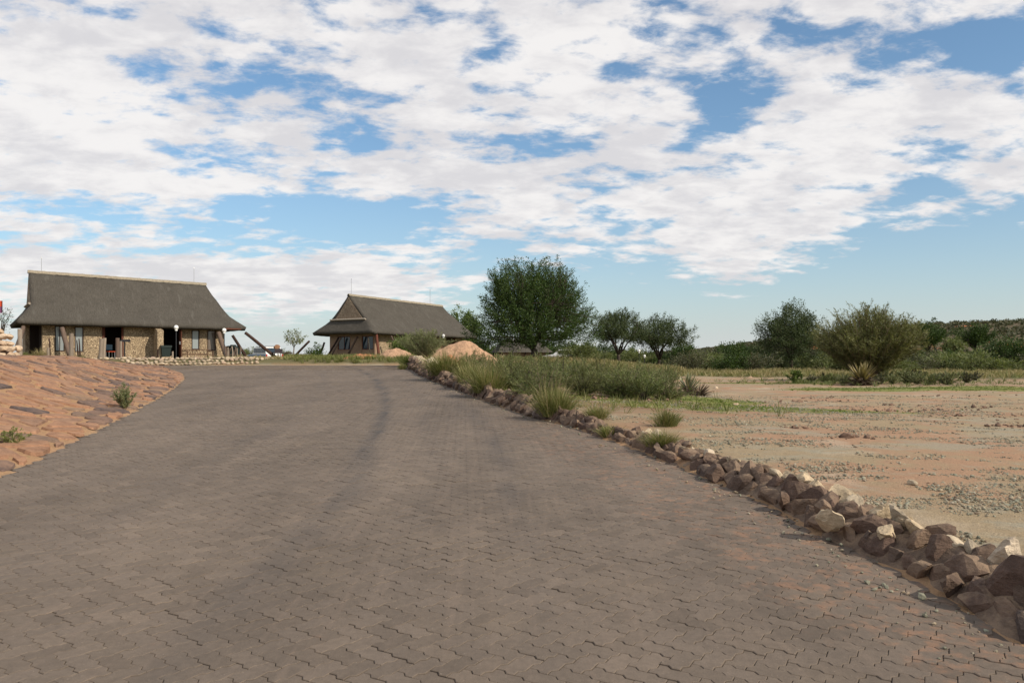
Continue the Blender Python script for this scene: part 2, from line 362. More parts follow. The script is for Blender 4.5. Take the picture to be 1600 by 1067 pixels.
def thatch():
    m, nt, b = newmat('thatch', .95, .1)
    O = objco(nt); v = mapped(nt, O, (14, 1.6, 1.6)); n1 = noise(nt, v, 2.2, 6, .7, .3); n2 = noise(nt, O, .9, 5, .6); n3 = noise(nt, O, 9, 5, .7)
    c = mix(nt, n2, (.060, .053, .044), (.104, .094, .079)); c = scl(nt, c, lin(nt, n1, .3, .7, .74, 1.25)); c = scl(nt, c, lin(nt, n3, .3, .7, .84, 1.16))
    st = ss(nt, noise(nt, mapped(nt, O, (2, .4, .4)), 1.3, 5, .65), .56, .72); c = mix(nt, M(nt, 'MULTIPLY', st, .6), c, (.135, .125, .108))
    nt.links.new(c, b.inputs['Base Color']); nt.links.new(bump(nt, M(nt, 'ADD', n1, n3), .9, .05), b.inputs['Normal']); return m
MT = thatch()
def pebble(name, a, bcol, c3, scale=10.5):
    m, nt, b = newmat(name, .85, .25)
    O = objco(nt); vo = nd(nt, 'ShaderNodeTexVoronoi'); vo.inputs['Scale'].default_value = scale; nt.links.new(O, vo.inputs['Vector'])
    vd = nd(nt, 'ShaderNodeTexVoronoi', feature='DISTANCE_TO_EDGE'); vd.inputs['Scale'].default_value = scale; nt.links.new(O, vd.inputs['Vector'])
    s = nd(nt, 'ShaderNodeSeparateColor'); nt.links.new(vo.outputs['Color'], s.inputs[0])
    c = ramp(nt, s.outputs[0], [(0, a), (.5, bcol), (1, c3)]); c = scl(nt, c, lin(nt, noise(nt, O, 1.2, 4, .6), .3, .7, .85, 1.15))
    e = ss(nt, vd.outputs['Distance'], .02, .14); c = mix(nt, e, (.19, .14, .09), c)
    nt.links.new(c, b.inputs['Base Color']); nt.links.new(bump(nt, e, .9, .03), b.inputs['Normal']); return m
MW = pebble('pebble_wall', (.42, .31, .19), (.56, .43, .275), (.32, .23, .145))
MW2 = pebble('pebble_gable', (.34, .25, .17), (.47, .36, .25), (.26, .185, .13), 8.5)
MPLAS = simple('earth_plaster', (.30, .205, .14), .9, .1, 0, .15, 2)
MRIDGE = simple('ridge_cement', (.27, .23, .17), .9, .2, 0, .25, 9)
MLEDGE = simple('grey_lath', (.36, .31, .25), .9, .1, 0, .2, 8)
def wood(name, a, bcol, s=1.):
    m, nt, b = newmat(name, .85, .2); O = objco(nt); n = noise(nt, mapped(nt, O, (9, 9, 1.2)), 2.5 * s, 6, .65, .6)
    r = rnd(nt); c = mix(nt, n, a, bcol); c = scl(nt, c, lin(nt, r, 0, 1, .8, 1.2)); nt.links.new(c, b.inputs['Base Color']); nt.links.new(bump(nt, n, .8, .02), b.inputs['Normal']); return m
MWG = wood('weathered_wood', (.16, .125, .10), (.38, .31, .24)); MWD = wood('dark_wood', (.03, .018, .014), (.07, .04, .03)); MWR = wood('red_brown_wood', (.085, .03, .02), (.15, .055, .035))
MWM = wood('brown_log', (.075, .052, .042), (.17, .12, .09))
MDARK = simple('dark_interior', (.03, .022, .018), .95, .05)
MFLOOR = simple('floor_cement', (.22, .18, .14), .9, .1, 0, .15)
MGLOBE = simple('opal_globe', (.82, .82, .78), .35, .5)
MMET = simple('galvanised', (.32, .32, .32), .4, .5, .6)
MBLK = simple('black_metal', (.02, .02, .022), .5, .4)
MBIN = simple('dark_green_plastic', (.010, .020, .017), .5, .4)
MBENCH = wood('bench_wood', (.075, .045, .028), (.19, .115, .07))
MWHITE = simple('white_car_paint', (.78, .78, .77), .3, .5); MBLUE = simple('blue_grey_paint', (.10, .19, .34), .3, .5); MRED = simple('red_lens', (.42, .015, .02), .3, .5)
MTYRE = simple('tyre_rubber', (.02, .02, .02), .8, .2)
MBROWNCLOTH = simple('brown_canvas', (.24, .13, .075), .9, .1, 0, .2); MREDCLOTH = simple('red_cloth', (.45, .07, .03), .8, .2); MPURPLE = simple('purple_cloth', (.16, .06, .12), .8, .2)
def glass(name, c, rough=.12):
    m, nt, b = newmat(name, rough, .6); b.inputs['Base Color'].default_value = (*c, 1); return m
MPANE = glass('pale_grey_glass', (.27, .30, .30)); MPANE2 = glass('dark_glass', (.015, .03, .045), .08); MPANE3 = glass('brown_curtain_glass', (.15, .12, .10))  # first pane material is one even pale grey base colour

def leafmat(name, stops, trans=.2, rough=.6, spec=.3):
    m, nt, b = newmat(name, rough, spec); r = rnd(nt); c = ramp(nt, r, stops)
    c = scl(nt, c, lin(nt, noise(nt, position(nt), .9, 3, .5), .3, .7, .75, 1.25))
    nt.links.new(c, b.inputs['Base Color'])
    t = nd(nt, 'ShaderNodeBsdfTranslucent'); nt.links.new(mix(nt, 1., c, (1.15, 1.25, .6), 'MULTIPLY'), t.inputs['Color'])
    mx = nd(nt, 'ShaderNodeMixShader'); mx.inputs[0].default_value = trans
    nt.links.new(b.outputs[0], mx.inputs[1]); nt.links.new(t.outputs[0], mx.inputs[2])
    nt.links.new(mx.outputs[0], nt.nodes['Material Output'].inputs['Surface']); return m
ML_DARK = leafmat('leaf_dark_green', [(0, (.024, .046, .009)), (.5, (.038, .070, .013)), (.9, (.060, .096, .020)), (1, (.11, .145, .035))])
ML_ACACIA = leafmat('leaf_acacia', [(0, (.040, .058, .022)), (.5, (.060, .082, .031)), (1, (.095, .115, .048))])
ML_OLIVE = leafmat('leaf_olive', [(0, (.085, .095, .030)), (.5, (.13, .142, .048)), (1, (.19, .185, .075))])
ML_GREY = leafmat('leaf_grey_green', [(0, (.085, .11, .038)), (.5, (.13, .155, .058)), (1, (.21, .21, .09))], .3)
ML_PALE = leafmat('leaf_pale_green', [(0, (.10, .12, .045)), (.5, (.15, .17, .075)), (1, (.23, .23, .12))])
ML_FRESH = leafmat('leaf_fresh_green', [(0, (.060, .095, .018)), (.5, (.090, .13, .030)), (1, (.15, .18, .05))])
ML_GRASS = leafmat('grass_green', [(0, (.085, .11, .025)), (.5, (.14, .16, .045)), (1, (.24, .22, .09))])
ML_LAWN = leafmat('grass_bright', [(0, (.075, .125, .015)), (.6, (.11, .16, .025)), (1, (.18, .19, .05))])
ML_DRY = leafmat('grass_dry', [(0, (.20, .17, .07)), (.5, (.28, .23, .11)), (1, (.36, .29, .16))])
ML_ALOE = leafmat('aloe_leaf', [(0, (.12, .14, .075)), (.5, (.20, .21, .12)), (1, (.34, .31, .19))], .05)
ML_DEAD = leafmat('dead_leaf', [(0, (.045, .03, .02)), (.5, (.09, .06, .04)), (1, (.16, .12, .08))], .05)
ML_SCRUB = leafmat('scrub', [(0, (.045, .055, .026)), (.5, (.075, .080, .042)), (1, (.14, .12, .07))])
MBARK = wood('bark', (.03, .023, .018), (.075, .058, .045)); MTWIG = wood('twig', (.09, .065, .045), (.22, .17, .12)); MTWIGD = wood('dark_twig', (.035, .028, .022), (.085, .068, .05))
# ------------------------------------------------------------------ ground sheet
def axis(lo, hi, fine_lo, fine_hi, step, grow=1.12):
    a = list(np.arange(fine_lo, fine_hi + 1e-6, step)); s = step; v = fine_hi
    while v < hi: s *= grow; v += s; a.append(min(v, hi))
    s = step; v = fine_lo; pre = []
    while v > lo: s *= grow; v -= s; pre.append(max(v, lo))
    return np.array(pre[::-1] + a)
GREEN = [(4.6, 17.3, 2.6, 1.6), (6.6, 17.6, 2.6, .9), (4.9, 20.8, 1.6, 1.8), (1.5, 18.6, 1.6, .9), (17.8, 31.5, 3.6, 2.6), (13.5, 30.5, 3, 1.8), (8, 44, 2.5, 1.2), (11.8, 38, 4, .9)]
def build_ground():
    xs = axis(-2500, 2500, -16, 24, .26); ys = axis(-60, 3500, 1.5, 48, .26)
    X, Y = np.meshgrid(xs, ys); Z = H(X, Y)
    inroad = (X > XL(Y)) & (X < XR(Y)) & (Y < ROAD_END)
    Z = Z + .012 * (RNG.random(Z.shape) - .5) * (np.abs(X) < 60) * (Y < 80) * (X > XR(Y) + .6)
    g = Geo(); g.add(np.stack([X, Y, Z], -1).reshape(-1, 3), grid_faces(len(ys), len(xs)))
    dl = XL(Y) - X; dr = X - XR(Y)
    mort = S(dl / .1 + .5) * (1 - S((Y - 44) / 2)); mort = np.maximum(mort, .85 * (dr > -.3) * (1 - S((dr - .1) / .5)) * (Y < 30))
    green = np.zeros_like(Z)
    for (gx, gy, rx, ry) in GREEN: green = np.maximum(green, np.exp(-(((X - gx) / rx) ** 2 + ((Y - gy) / ry) ** 2)))
    litter = np.exp(-(((X - 1.5) / 3.2) ** 2 + ((Y - 19) / 4) ** 2)) * 1.3 + np.exp(-(((X - 1) / 4) ** 2 + ((Y - 28) / 9) ** 2)) + np.exp(-(((X - 17) / 7) ** 2 + ((Y - 39) / 4) ** 2))
    edge = 46 - .28 * (X - 10) ; edge = np.where(X > 10, np.maximum(34, 50 - .45 * (X - 10)), 50)
    field = S((Y - edge) / 5) * (dr > 0) + S((Y - 44.2) / 1.2) * (dr <= 0)
    f = lambda a: np.clip(a, 0, 1).ravel()
    o = g.build('ground', MG, smooth=True, attrs=dict(mortar=f(mort), green=f(green), litter=f(litter), field=f(field))); tag(o, kind='structure')
build_ground()

# ------------------------------------------------------------------ paved drive
def build_road():
    ys = np.arange(-3, ROAD_END + .1, .25); g = Geo(); V = []
    nx = 40
    for y in ys:
        a, b = float(XL(y)) - .12, float(XR(y)) + .12
        for k in range(nx): V.append((a + (b - a) * k / (nx - 1), y, float(zr(y)) - .0075 + .010 * float(vn(a + (b - a) * k / (nx - 1), y, .9, 51) - .5)))
    g.add(V, grid_faces(len(ys), nx)); o = g.build('road', MPJ); tag(o, kind='structure')
    # zigzag paver outline, two unit cells long, laid in herringbone
    Wp = .112; am = .090; th = math.radians(-41.5)
    def edge(p, q):   # jogged cell edge from p to q (unit cells)
        p = np.array(p, float); q = np.array(q, float); d = q - p; nrm = np.array([-d[1], d[0]])
        if (d[0] + d[1]) < 0: return [p + d * t + nrm * f for t, f in ((0, 0), (.37, am), (.63, -am))]
        return [p + d * t + nrm * f for t, f in ((0, 0), (.37, am), (.63, -am))]
    cor = [(0, 0), (1, 0), (2, 0), (2, 1), (1, 1), (0, 1)]
    poly = []
    for k in range(6): poly += edge(cor[k], cor[(k + 1) % 6])
    poly = (np.array(poly) - np.array([1, .5])) * Wp; n = len(poly)
    def inset(P, d):
        out = []
        for k in range(len(P)):
            a, b, e = P[k - 1], P[k], P[(k + 1) % len(P)]; u = (b - a) / np.linalg.norm(b - a); v = (e - b) / np.linalg.norm(e - b); nn = np.array([-u[1] - v[1], u[0] + v[0]]); nn /= np.linalg.norm(nn); cs = max(.45, nn @ np.array([-v[1], v[0]])); out.append(b + nn * d / cs)
        return np.array(out)
    po, pi = inset(poly, .0016), inset(poly, .0046)
    near = np.concatenate([np.c_[pi, np.zeros(n)], np.c_[po, np.full(n, -.0030)], np.c_[po, np.full(n, -.013)]])
    ring = [[k, k + n, (k + 1) % n + n, (k + 1) % n] for k in range(n)]
    fpo = poly[[k for k in range(n) if k % 3 != 0 or k in (0, 6, 9, 15)]]; nf = len(fpo); fo, fi = inset(fpo, .0016), inset(fpo, .005)
    R0 = np.array([[math.cos(th), -math.sin(th)], [math.sin(th), math.cos(th)]])
    rng = RNG; pts = []; ang = []
    kk, mm = np.meshgrid(np.arange(-420, 420), np.arange(-210, 210), indexing='ij'); ox = (kk + 2 * mm).ravel(); oy = (kk - 2 * mm).ravel()
    for (ax_, ay_, qt) in ((1, .5, 0), (2.5, 0, 1)):
        p = np.stack([(ox + ax_) * Wp, (oy + ay_) * Wp], 1) @ R0.T + np.array([-4, 20]); pts.append(p); ang.append(np.full(len(p), th + qt * PI / 2))
    p = np.concatenate(pts); ang = np.concatenate(ang); x, y = p.T
    ok = (y > .2) & (y < ROAD_END - .1) & (x > XL(y) - .02) & (x < XR(y) + .03) & (np.abs(x) < .70 * y + 4.5)
    p = p[ok]; ang = ang[ok]; dist = np.hypot(p[:, 0], p[:, 1]); oo = np.argsort(dist); p = p[oo]; ang = ang[oo]; print('pavers', len(p))
    p = p + rng.normal(0, .0006, p.shape); ang = ang + rng.normal(0, .004, len(p))
    vis = (p[:, 1] > 3.35) & (np.abs(p[:, 0]) < .66 * p[:, 1]); idx = np.flatnonzero(vis)[:298]; single = np.zeros(len(p), bool); single[idx] = True
    g = Geo(); g.add(near, ring, [list(range(n))], [[k + n, k + 2 * n, (k + 1) % n + 2 * n, (k + 1) % n + n] for k in range(n)]) ; pme = g.mesh('paver', MP)
    slope = lambda yy: math.atan2(float(zr(yy + .1) - zr(yy - .1)), .2)
    settle = lambda X, Y: .010 * (vn(X, Y, .9, 51) - .5) + .004 * (vn(X, Y, 3., 52) - .5)
    TA = rng.normal(0, .011, len(p)); TB = rng.normal(0, .008, len(p)); DZ = rng.normal(0, .0011, len(p)) + settle(p[:, 0], p[:, 1])
    for k in idx:
        xx, yy = p[k]
        Rm = Matrix.Rotation(slope(yy), 4, 'X') @ Matrix.Rotation(ang[k], 4, 'Z') @ Matrix.Rotation(TA[k], 4, 'X') @ Matrix.Rotation(TB[k], 4, 'Y')
        link('paver', pme, o, (xx, yy, float(zr(yy)) + DZ[k]), Rm.to_euler())
    g = Geo()
    def emit(sel, loc3, faces):
        P = p[sel]; N = len(P); m = len(loc3)
        if not N: return
        ca, sa = np.cos(ang[sel])[:, None], np.sin(ang[sel])[:, None]; lx, ly, lz = loc3[None, :, 0], loc3[None, :, 1], loc3[None, :, 2]
        qx = lx * ca - ly * sa; qy = lx * sa + ly * ca; XX = P[:, :1] + qx; YY = P[:, 1:] + qy
        ZZ = zr(P[:, 1:]) + .03 * qy * (P[:, 1:] < 36) + lz + DZ[sel][:, None] + TA[sel][:, None] * ly - TB[sel][:, None] * lx
        V = np.stack([XX, YY, ZZ], -1).reshape(-1, 3); base = (np.arange(N) * m)[:, None, None]
        g.add(V, *[(np.array(f)[None] + base).reshape(-1, np.array(f).shape[1]) for f in faces])
    dd = np.hypot(p[:, 0], p[:, 1]); rest = ~single
    ring2 = [[k + n, k + 2 * n, (k + 1) % n + 2 * n, (k + 1) % n + n] for k in range(n)]
    emit(rest & (dd < 10), near, [ring, ring2, [list(range(n))]])
    far3 = np.concatenate([np.c_[fi, np.zeros(nf)], np.c_[fo, np.full(nf, -.007)]])
    emit(rest & (dd >= 10), far3, [[[k, k + nf, (k + 1) % nf + nf, (k + 1) % nf] for k in range(nf)], [list(range(nf))]])
    tag(g.build('distant_pavers', MP, o), kind='stuff')
    return o
ROAD = build_road()

# ------------------------------------------------------------------ rocks
def rock_mesh(name, mat, seed, sub=2, cuts=9, squash=(1, .8, .65), rough=.12, lay=0.):
    r = random.Random(seed); bm = bmesh.new(); bmesh.ops.create_icosphere(bm, subdivisions=sub, radius=1)
    planes = []
    for k in range(cuts):
        v = Vector((r.gauss(0, 1), r.gauss(0, 1), r.gauss(0, 1))).normalized(); planes.append((v, r.uniform(.45, .82)))
    off = Vector((seed * 1.7, seed * .3, 0))
    for v in bm.verts:
        c = v.co.copy(); c *= 1 + rough * mnoise.noise(c * 1.8 + off) * 2
        for (n, d) in planes:
            e = c.dot(n) - d
            if e > 0: c -= n * e * .96
        c += c.normalized() * rough * .35 * mnoise.noise(c * 5 + off)
        v.co = Vector((c.x * squash[0], c.y * squash[1], c.z * squash[2]))
    me = bpy.data.meshes.new(name); bm.to_mesh(me); bm.free(); me.materials.append(mat); return me
def mesh_np(me):
    v = np.zeros(len(me.vertices) * 3, np.float32); me.vertices.foreach_get('co', v)
    f = np.zeros(len(me.polygons) * 3, np.int32); me.polygons.foreach_get('vertices', f); return v.reshape(-1, 3), f.reshape(-1, 3)
def scatter_join(name, protos, P, scale, mat, kind='stuff', parent=None, squash=1., label=None, cat=None):
    """many small pieces in one mesh; P Nx3, scale N"""
    g = Geo(); N = len(P); which = RNG.integers(0, len(protos), N)
    ang = RNG.random((N, 3)) * 2 * PI; sc = np.asarray(scale)
    for w, me in enumerate(protos):
        V, Fc = mesh_np(me); sel = np.flatnonzero(which == w)
        if not len(sel): continue
        a, b = ang[sel, 0], ang[sel, 1] * .12
        ca, sa, cb, sb = np.cos(a), np.sin(a), np.cos(b), np.sin(b)
        x = V[None, :, 0] * cb[:, None] + V[None, :, 2] * sb[:, None]; z = -V[None, :, 0] * sb[:, None] + V[None, :, 2] * cb[:, None]; y = V[None, :, 1] + 0 * x
        X = x * ca[:, None] - y * sa[:, None]; Y = x * sa[:, None] + y * ca[:, None]
        Q = np.stack([X, Y, z * squash], -1) * sc[sel][:, None, None] + P[sel][:, None, :]
        m = len(V); g.add(Q.reshape(-1, 3), (Fc[None] + (np.arange(len(sel)) * m)[:, None, None]).reshape(-1, 3))
    o = g.build(name, mat, parent); tag(o, label, cat, kind=kind); return o

def build_kerb():
    root = empty('rock_kerb', (2.6, 4.1, .1), 0, 'long low kerb of broken purple-brown rocks along the right edge of the paved drive', 'kerb')
    inv = Vector((-2.6, -4.1, -.1))
    # mortar core the rocks sit in
    ys = np.concatenate([np.arange(1.0, 12, .06), np.arange(12, 30, .12), np.arange(30, 42.3, .25)]); g = Geo(); V = []; nk = 16
    for y in ys:
        for k, t in enumerate(np.linspace(-.03, 1.15, nk)):
            x = float(XR(y)) + t * .50; base = float(zr(y)); h = kerb_h(y)
            zz = base - .03 + h * 1.06 * math.sin(min(1, max(0, t) * 1.25) * PI / 2) * (1 if t < .9 else .8) + (.02 * mnoise.noise(Vector((x * 3, y * 3, 0))) + .075 * (mnoise.voronoi(Vector((x * 4.5, y * 4.5, 0)))[0][0] - .35) * -1.) * min(1, max(0, t) * 4)
            if t > 1.0: zz = min(zz, Hs(x, y) + .01) - .05
            V.append((x - 2.6, y - 4.1, zz - .1))
    g.add(V, grid_faces(len(ys), nk)); g.build('mortar_bed', MKERB, root, smooth=False)
    def protos(mat, n, sq, s0): return [rock_mesh('rock', mat, s0 + k, 3 if k < 5 else 2, 10, sq, .14) for k in range(n)]
    A = protos(MKERB, 12, (1.15, .55, .80), 10); B = protos(MCREAM, 6, (1, .8, .6), 40)
    R = random.Random(5); items = []; y = 2.9
    while y < 41.6:
        nearf = 1 if y < 9 else (.95 if y < 14 else 1.3); h = kerb_h(y)
        for row in range(3 if y < 12 else 2 if y < 31 else 3):
            t = (.17, .36, .58)[row] + R.uniform(-.05, .05); s = R.uniform(.085, .175) * nearf * (1.12 if row == 1 else 1)
            if row == 0: zz = .25 * h
            elif row == 1: zz = .62 * h
            else: zz = .85 * h
            yy = y + R.uniform(-.06, .06)
            cream = (row == 2 and R.random() < (.55 if yy < 9 else .35)) or (yy > 33 and row == 2)
            # gaps where the sand has spilled
            if 9.4 < yy < 10.0 and row == 0: continue
            if R.random() < .06: continue
            items.append((float(XR(yy)) + t * .68, yy, float(zr(yy)) + zz, s, cream, row))
        y += R.uniform(.12, .19)
    # larger named blocks seen by the near end
    extra = [(2.98, 4.6, .24, .22, True), (3.2, 4.3, .24, .20, True), (2.72, 5.75, .34, .12, True), (2.45, 6.2, .34, .13, True), (2.78, 3.95, .14, .12, False), (2.55, 6.55, .37, .09, False)]
    items = [(a, b, c, s, k, 1) for (a, b, c, s, k) in extra] + items
    items.sort(key=lambda q: q[1]); tanx = lambda y: math.atan2(float(XR(y + .4) - XR(y - .4)), .8)
    def place(q, parent):
        x, y, z, s, cream, row = q; me = R.choice(B if cream else A)
        rz = PI / 2 - tanx(y) + R.gauss(0, .28) + PI; rx = R.gauss(0, .18) - (.45 if row < 2 else .9); ry = R.gauss(0, .45)
        return link('rock', me, parent, Vector((x, y, z)) + inv, (rx, ry, rz), (s * R.uniform(.9, 1.35), s * R.uniform(.8, 1.15), s * R.uniform(.85, 1.2)))
    n = 296
    for q in items[:n]: place(q, root)
    rest = items[n:]
    if rest:
        for mat, fl, nm, pr in ((MKERB, False, 'far_rocks', A), (MCREAM, True, 'far_pale_rocks', B)):
            sel = [q for q in rest if q[4] == fl]
            if sel: 
                o = scatter_join(nm, pr[5:] if len(pr) > 6 else pr, np.array([[q[0] - 2.6, q[1] - 4.1, q[2] - .1] for q in sel]), [q[3] * 1.1 for q in sel], mat, parent=root)
    print('kerb rocks', len(items))
def kerb_h(y):
    return float(np.interp(y, [1, 4, 6, 8, 9.5, 10.5, 13, 16, 22, 30, 36, 39, 41.5, 43], [.20, .21, .22, .22, .13, .12, .17, .24, .32, .38, .52, .55, .30, .05]))
build_kerb()

# ------------------------------------------------------------------ stone-paved slope on the left
def build_slope():
    root = empty('paved_slope', (-8, 12, .6), 0, 'sloping apron of irregular reddish stones set in mortar left of the drive', 'stone slope')
    off = np.array([-8, 12, .6])
    R = random.Random(3); CX, CY = .46, .72; seeds = {}
    def seed(i, j):
        if (i, j) not in seeds:
            rr = random.Random(i * 7919 + j * 104729); seeds[(i, j)] = ((i + rr.uniform(.05, .95)) * CX, (j + rr.uniform(.05, .95)) * CY)
        return seeds[(i, j)]
    cells = []
    for j in range(int(2.5 / CY), int(44 / CY)):
        y = j * CY
        for i in range(int((-.66 * y - 5) / CX), int(-3 / CX)):
            cx, cy = seed(i, j)
            dl = float(XL(cy)) - cx
            if dl < -.45 or dl > 9.5: continue
            if cx < -.66 * cy - 4.5: continue
            poly = [(cx - .9, cy - 1.3), (cx + .9, cy - 1.3), (cx + .9, cy + 1.3), (cx - .9, cy + 1.3)]
            for a in range(-2, 3):
                for b in range(-2, 3):
                    if a == 0 and b == 0: continue
                    qx, qy = seed(i + a, j + b); mx, my = (cx + qx) / 2, (cy + qy) / 2; nx, ny = qx - cx, qy - cy; l = math.hypot(nx, ny); nx /= l; ny /= l
                    gapw = R.uniform(.03, .06); d0 = mx * nx + my * ny - gapw; out = []
                    for k in range(len(poly)):
                        p, q = poly[k], poly[(k + 1) % len(poly)]; dp = p[0] * nx + p[1] * ny - d0; dq = q[0] * nx + q[1] * ny - d0
                        if dp <= 0: out.append(p)
                        if dp * dq < 0: t = dp / (dp - dq); out.append((p[0] + (q[0] - p[0]) * t, p[1] + (q[1] - p[1]) * t))
                    poly = out
                    if len(poly) < 3: break
                if len(poly) < 3: break
            if len(poly) < 3: continue
            tx_, ty_ = float(XL(cy + .3) - XL(cy - .3)), .6; l = math.hypot(tx_, ty_); nx, ny = ty_ / l, -tx_ / l; d0 = float(XL(cy)) * nx + cy * ny - .07; out = []
            for k in range(len(poly)):
                p, q = poly[k], poly[(k + 1) % len(poly)]; dp = p[0] * nx + p[1] * ny - d0; dq = q[0] * nx + q[1] * ny - d0
                if dp <= 0: out.append(p)
                if dp * dq < 0: t = dp / (dp - dq); out.append((p[0] + (q[0] - p[0]) * t, p[1] + (q[1] - p[1]) * t))
            poly = out
            ar = abs(sum(poly[k][0] * poly[(k + 1) % len(poly)][1] - poly[(k + 1) % len(poly)][0] * poly[k][1] for k in range(len(poly)))) / 2 if len(poly) > 2 else 0
            if ar < .02: continue
            # corner-rounding
            P = []
            for k in range(len(poly)):
                p, q = poly[k], poly[(k + 1) % len(poly)]
                for t in (.22, .78): P.append((p[0] + (q[0] - p[0]) * t + R.uniform(-.012, .012), p[1] + (q[1] - p[1]) * t + R.uniform(-.012, .012)))
            cx, cy = sum(q[0] for q in P) / len(P), sum(q[1] for q in P) / len(P)
            cells.append((math.hypot(cx, cy), P, (cx, cy)))
    cells.sort(key=lambda c: c[0]); print('slope stones', len(cells))
    def geo(P, c, g, o3):
        P = np.array(P); n = len(P); ctr = P.mean(0); inn = ctr + (P - ctr) * .91; h = R.uniform(.018, .040)
        tilt = (R.gauss(0, .02), R.gauss(0, .02))
        z1 = H(inn[:, 0], inn[:, 1]) + h + (inn - ctr) @ np.array(tilt) + np.array([R.uniform(-.006, .006) for _ in range(n)]); z0 = H(P[:, 0], P[:, 1]) - .01; zc = float(H(ctr[0], ctr[1])) + h + .004
        V = np.concatenate([np.c_[inn, z1], np.c_[P, z0], [[ctr[0], ctr[1], zc]]]) - o3
        g.add(V, [[k, k + n, (k + 1) % n + n, (k + 1) % n] for k in range(n)], [[k, (k + 1) % n, 2 * n] for k in range(n)])
    vis = [c for c in cells if c[2][0] > -.66 * c[2][1]]; first = set(id(c) for c in vis[:298])
    gr = Geo()
    for c in cells:
        if id(c) in first:
            g = Geo(); o3 = np.array([c[2][0], c[2][1], Hs(*c[2])]); geo(c[1], c[2], g, o3)
            g.build('stone', MSLAB, root, loc=tuple(o3 - off))
        else: geo(c[1], c[2], gr, off)
    tag(gr.build('far_stones', MSLAB, root), kind='stuff')
build_slope()

# ------------------------------------------------------------------ loose gravel, clods and pale boulders
GP = [rock_mesh('pebble', MGRAV, 200 + k, 1, 5, (1, .8, .6), .1) for k in range(5)]
def build_gravel():
    N = 110000; y = 3.2 + 22 * RNG.random(N) ** 1.3; x = XR(y) + .45 + RNG.random(N) ** 1.1 * (0.66 * y + 2 - XR(y))
    d = vn(x, y * 2, .8, 21) * .5 + vn(x, y * 2, 2.6, 22) * .5; keep = (d > .47 + .20 * RNG.random(N)) & (x < .68 * y + 1.5); x, y = x[keep], y[keep]
    s = np.clip(RNG.lognormal(math.log(.0080), .5, len(x)), 0.004, .024) * (1 + y * .022); print('gravel', len(x))
    g = scatter_join('gravel', GP, np.c_[x, y, H(x, y) + s * .2], s, MGRAV, label='loose grey-green gravel spread over the sandy lot', cat='gravel')
    N = 600; y = 3.3 + 30 * RNG.random(N) ** 1.4; x = XR(y) + RNG.normal(-.12, .16, N) ; s = np.clip(RNG.lognormal(math.log(.011), .5, N), .005, .035)
    zz = np.where(x < XR(y), zr(y), H(x, y)) + s * .3
    scatter_join('grit', GP, np.c_[x, y, zz], s, MGRAV, label='small stone chips lying in the sand along the foot of the rock kerb', cat='grit')
    C = []
    for (px, py, w, n) in [(1260, 628, 2.0, 46), (1300, 622, 1.0, 26), (1430, 640, 2.2, 70), (1395, 634, .8, 18), (1530, 652, 2.0, 34), (1570, 666, 1.6, 26), (1490, 620, 2.4, 26), (1255, 677, .5, 16), (1315, 690, .6, 14), (980, 612, 3., 60), (930, 640, 1.6, 60), (1010, 632, 1.6, 30)]:
        D = 1.18 / ((py - 560) / F); cx = (px - 800) / F * D
        for k in range(n): C.append((cx + random.gauss(0, w * .42), D + random.gauss(0, w * .16), min(.11, random.lognormvariate(math.log(.03), .55))))
    C = np.array(C); scatter_join('soil_clods', [rock_mesh('clod', MCLOD, 300 + k, 1, 5, (1, .8, .6), .2) for k in range(4)], np.c_[C[:, 0], C[:, 1], H(C[:, 0], C[:, 1]) + C[:, 2] * .2], C[:, 2], MCLOD, label='dark clods of dug soil scattered over the sandy lot', cat='soil clods')
build_gravel()
def boulders():
    for (px, py, s, mat, lab) in [(1032, 693, .07, MCREAM, 'small pale stone on the gravel nearest the green tuft of the lot'), (1172, 590 + 0, .16, MPINK, 'white stone at the far edge of the lot by the dry grass'),
                                  (1118, 606, .11, MPINK, 'small pale stone on the moss left of the bare track'), (1425, 752, .06, MCREAM, 'flat pale chip alone on the red sand near the kerb'), (1150, 640, .08, MPINK, 'whitish stone in the bright green moss patch')]:
        D = 1.18 / ((py - 560) / F); X = (px - 800) / F * D
        tag(link('stone', rock_mesh('stone', mat, int(px), 2, 8, (1, .8, .6), .12), None, (X, D, Hs(X, D) + s * .25), (0, 0, px), (s, s, s)), lab, 'stone')
boulders()
def heap(name, x, y, rx, ry, h, mat, label, cat='soil heap', seed=1, base=-.1, rough=.12, rz=0.):
    g = Geo(); nr, na = 26, 60; V = []
    for i in range(nr):
        t = i / (nr - 1)
        for k in range(na):
            a = 2 * PI * k / na; wob = 1 + .22 * mnoise.noise(Vector((math.cos(a) * 1.3, math.sin(a) * 1.3, seed)))
            lx, ly = math.cos(a) * rx * t * wob, math.sin(a) * ry * t * wob
            px, py = x + lx * math.cos(rz) - ly * math.sin(rz), y + lx * math.sin(rz) + ly * math.cos(rz)
            prof = (math.cos(PI * t) + 1) / 2
            z = h * prof ** .85 * (1 + .25 * mnoise.noise(Vector((px * .9, py * .9, seed)))) + rough * prof ** .4 * (mnoise.noise(Vector((px * 2.6, py * 2.6, seed))) + .5 * mnoise.noise(Vector((px * 7, py * 7, seed))))
            V.append((px - x, py - y, Hs(px, py) - Hs(x, y) + z + base * t * t))
    Fq = [[i * na + k, i * na + (k + 1) % na, (i + 1) * na + (k + 1) % na, (i + 1) * na + k] for i in range(nr - 1) for k in range(na)]
    g.add(V, Fq); o = g.build(name, mat, None, smooth=True, loc=(x, y, Hs(x, y))); return tag(o, label, cat)
heap('sand_heap', -2.55, 46.5, 3.0, 2.2, 1.12, MHEAP, 'large orange-tan sand heap in front of the dark round tree')
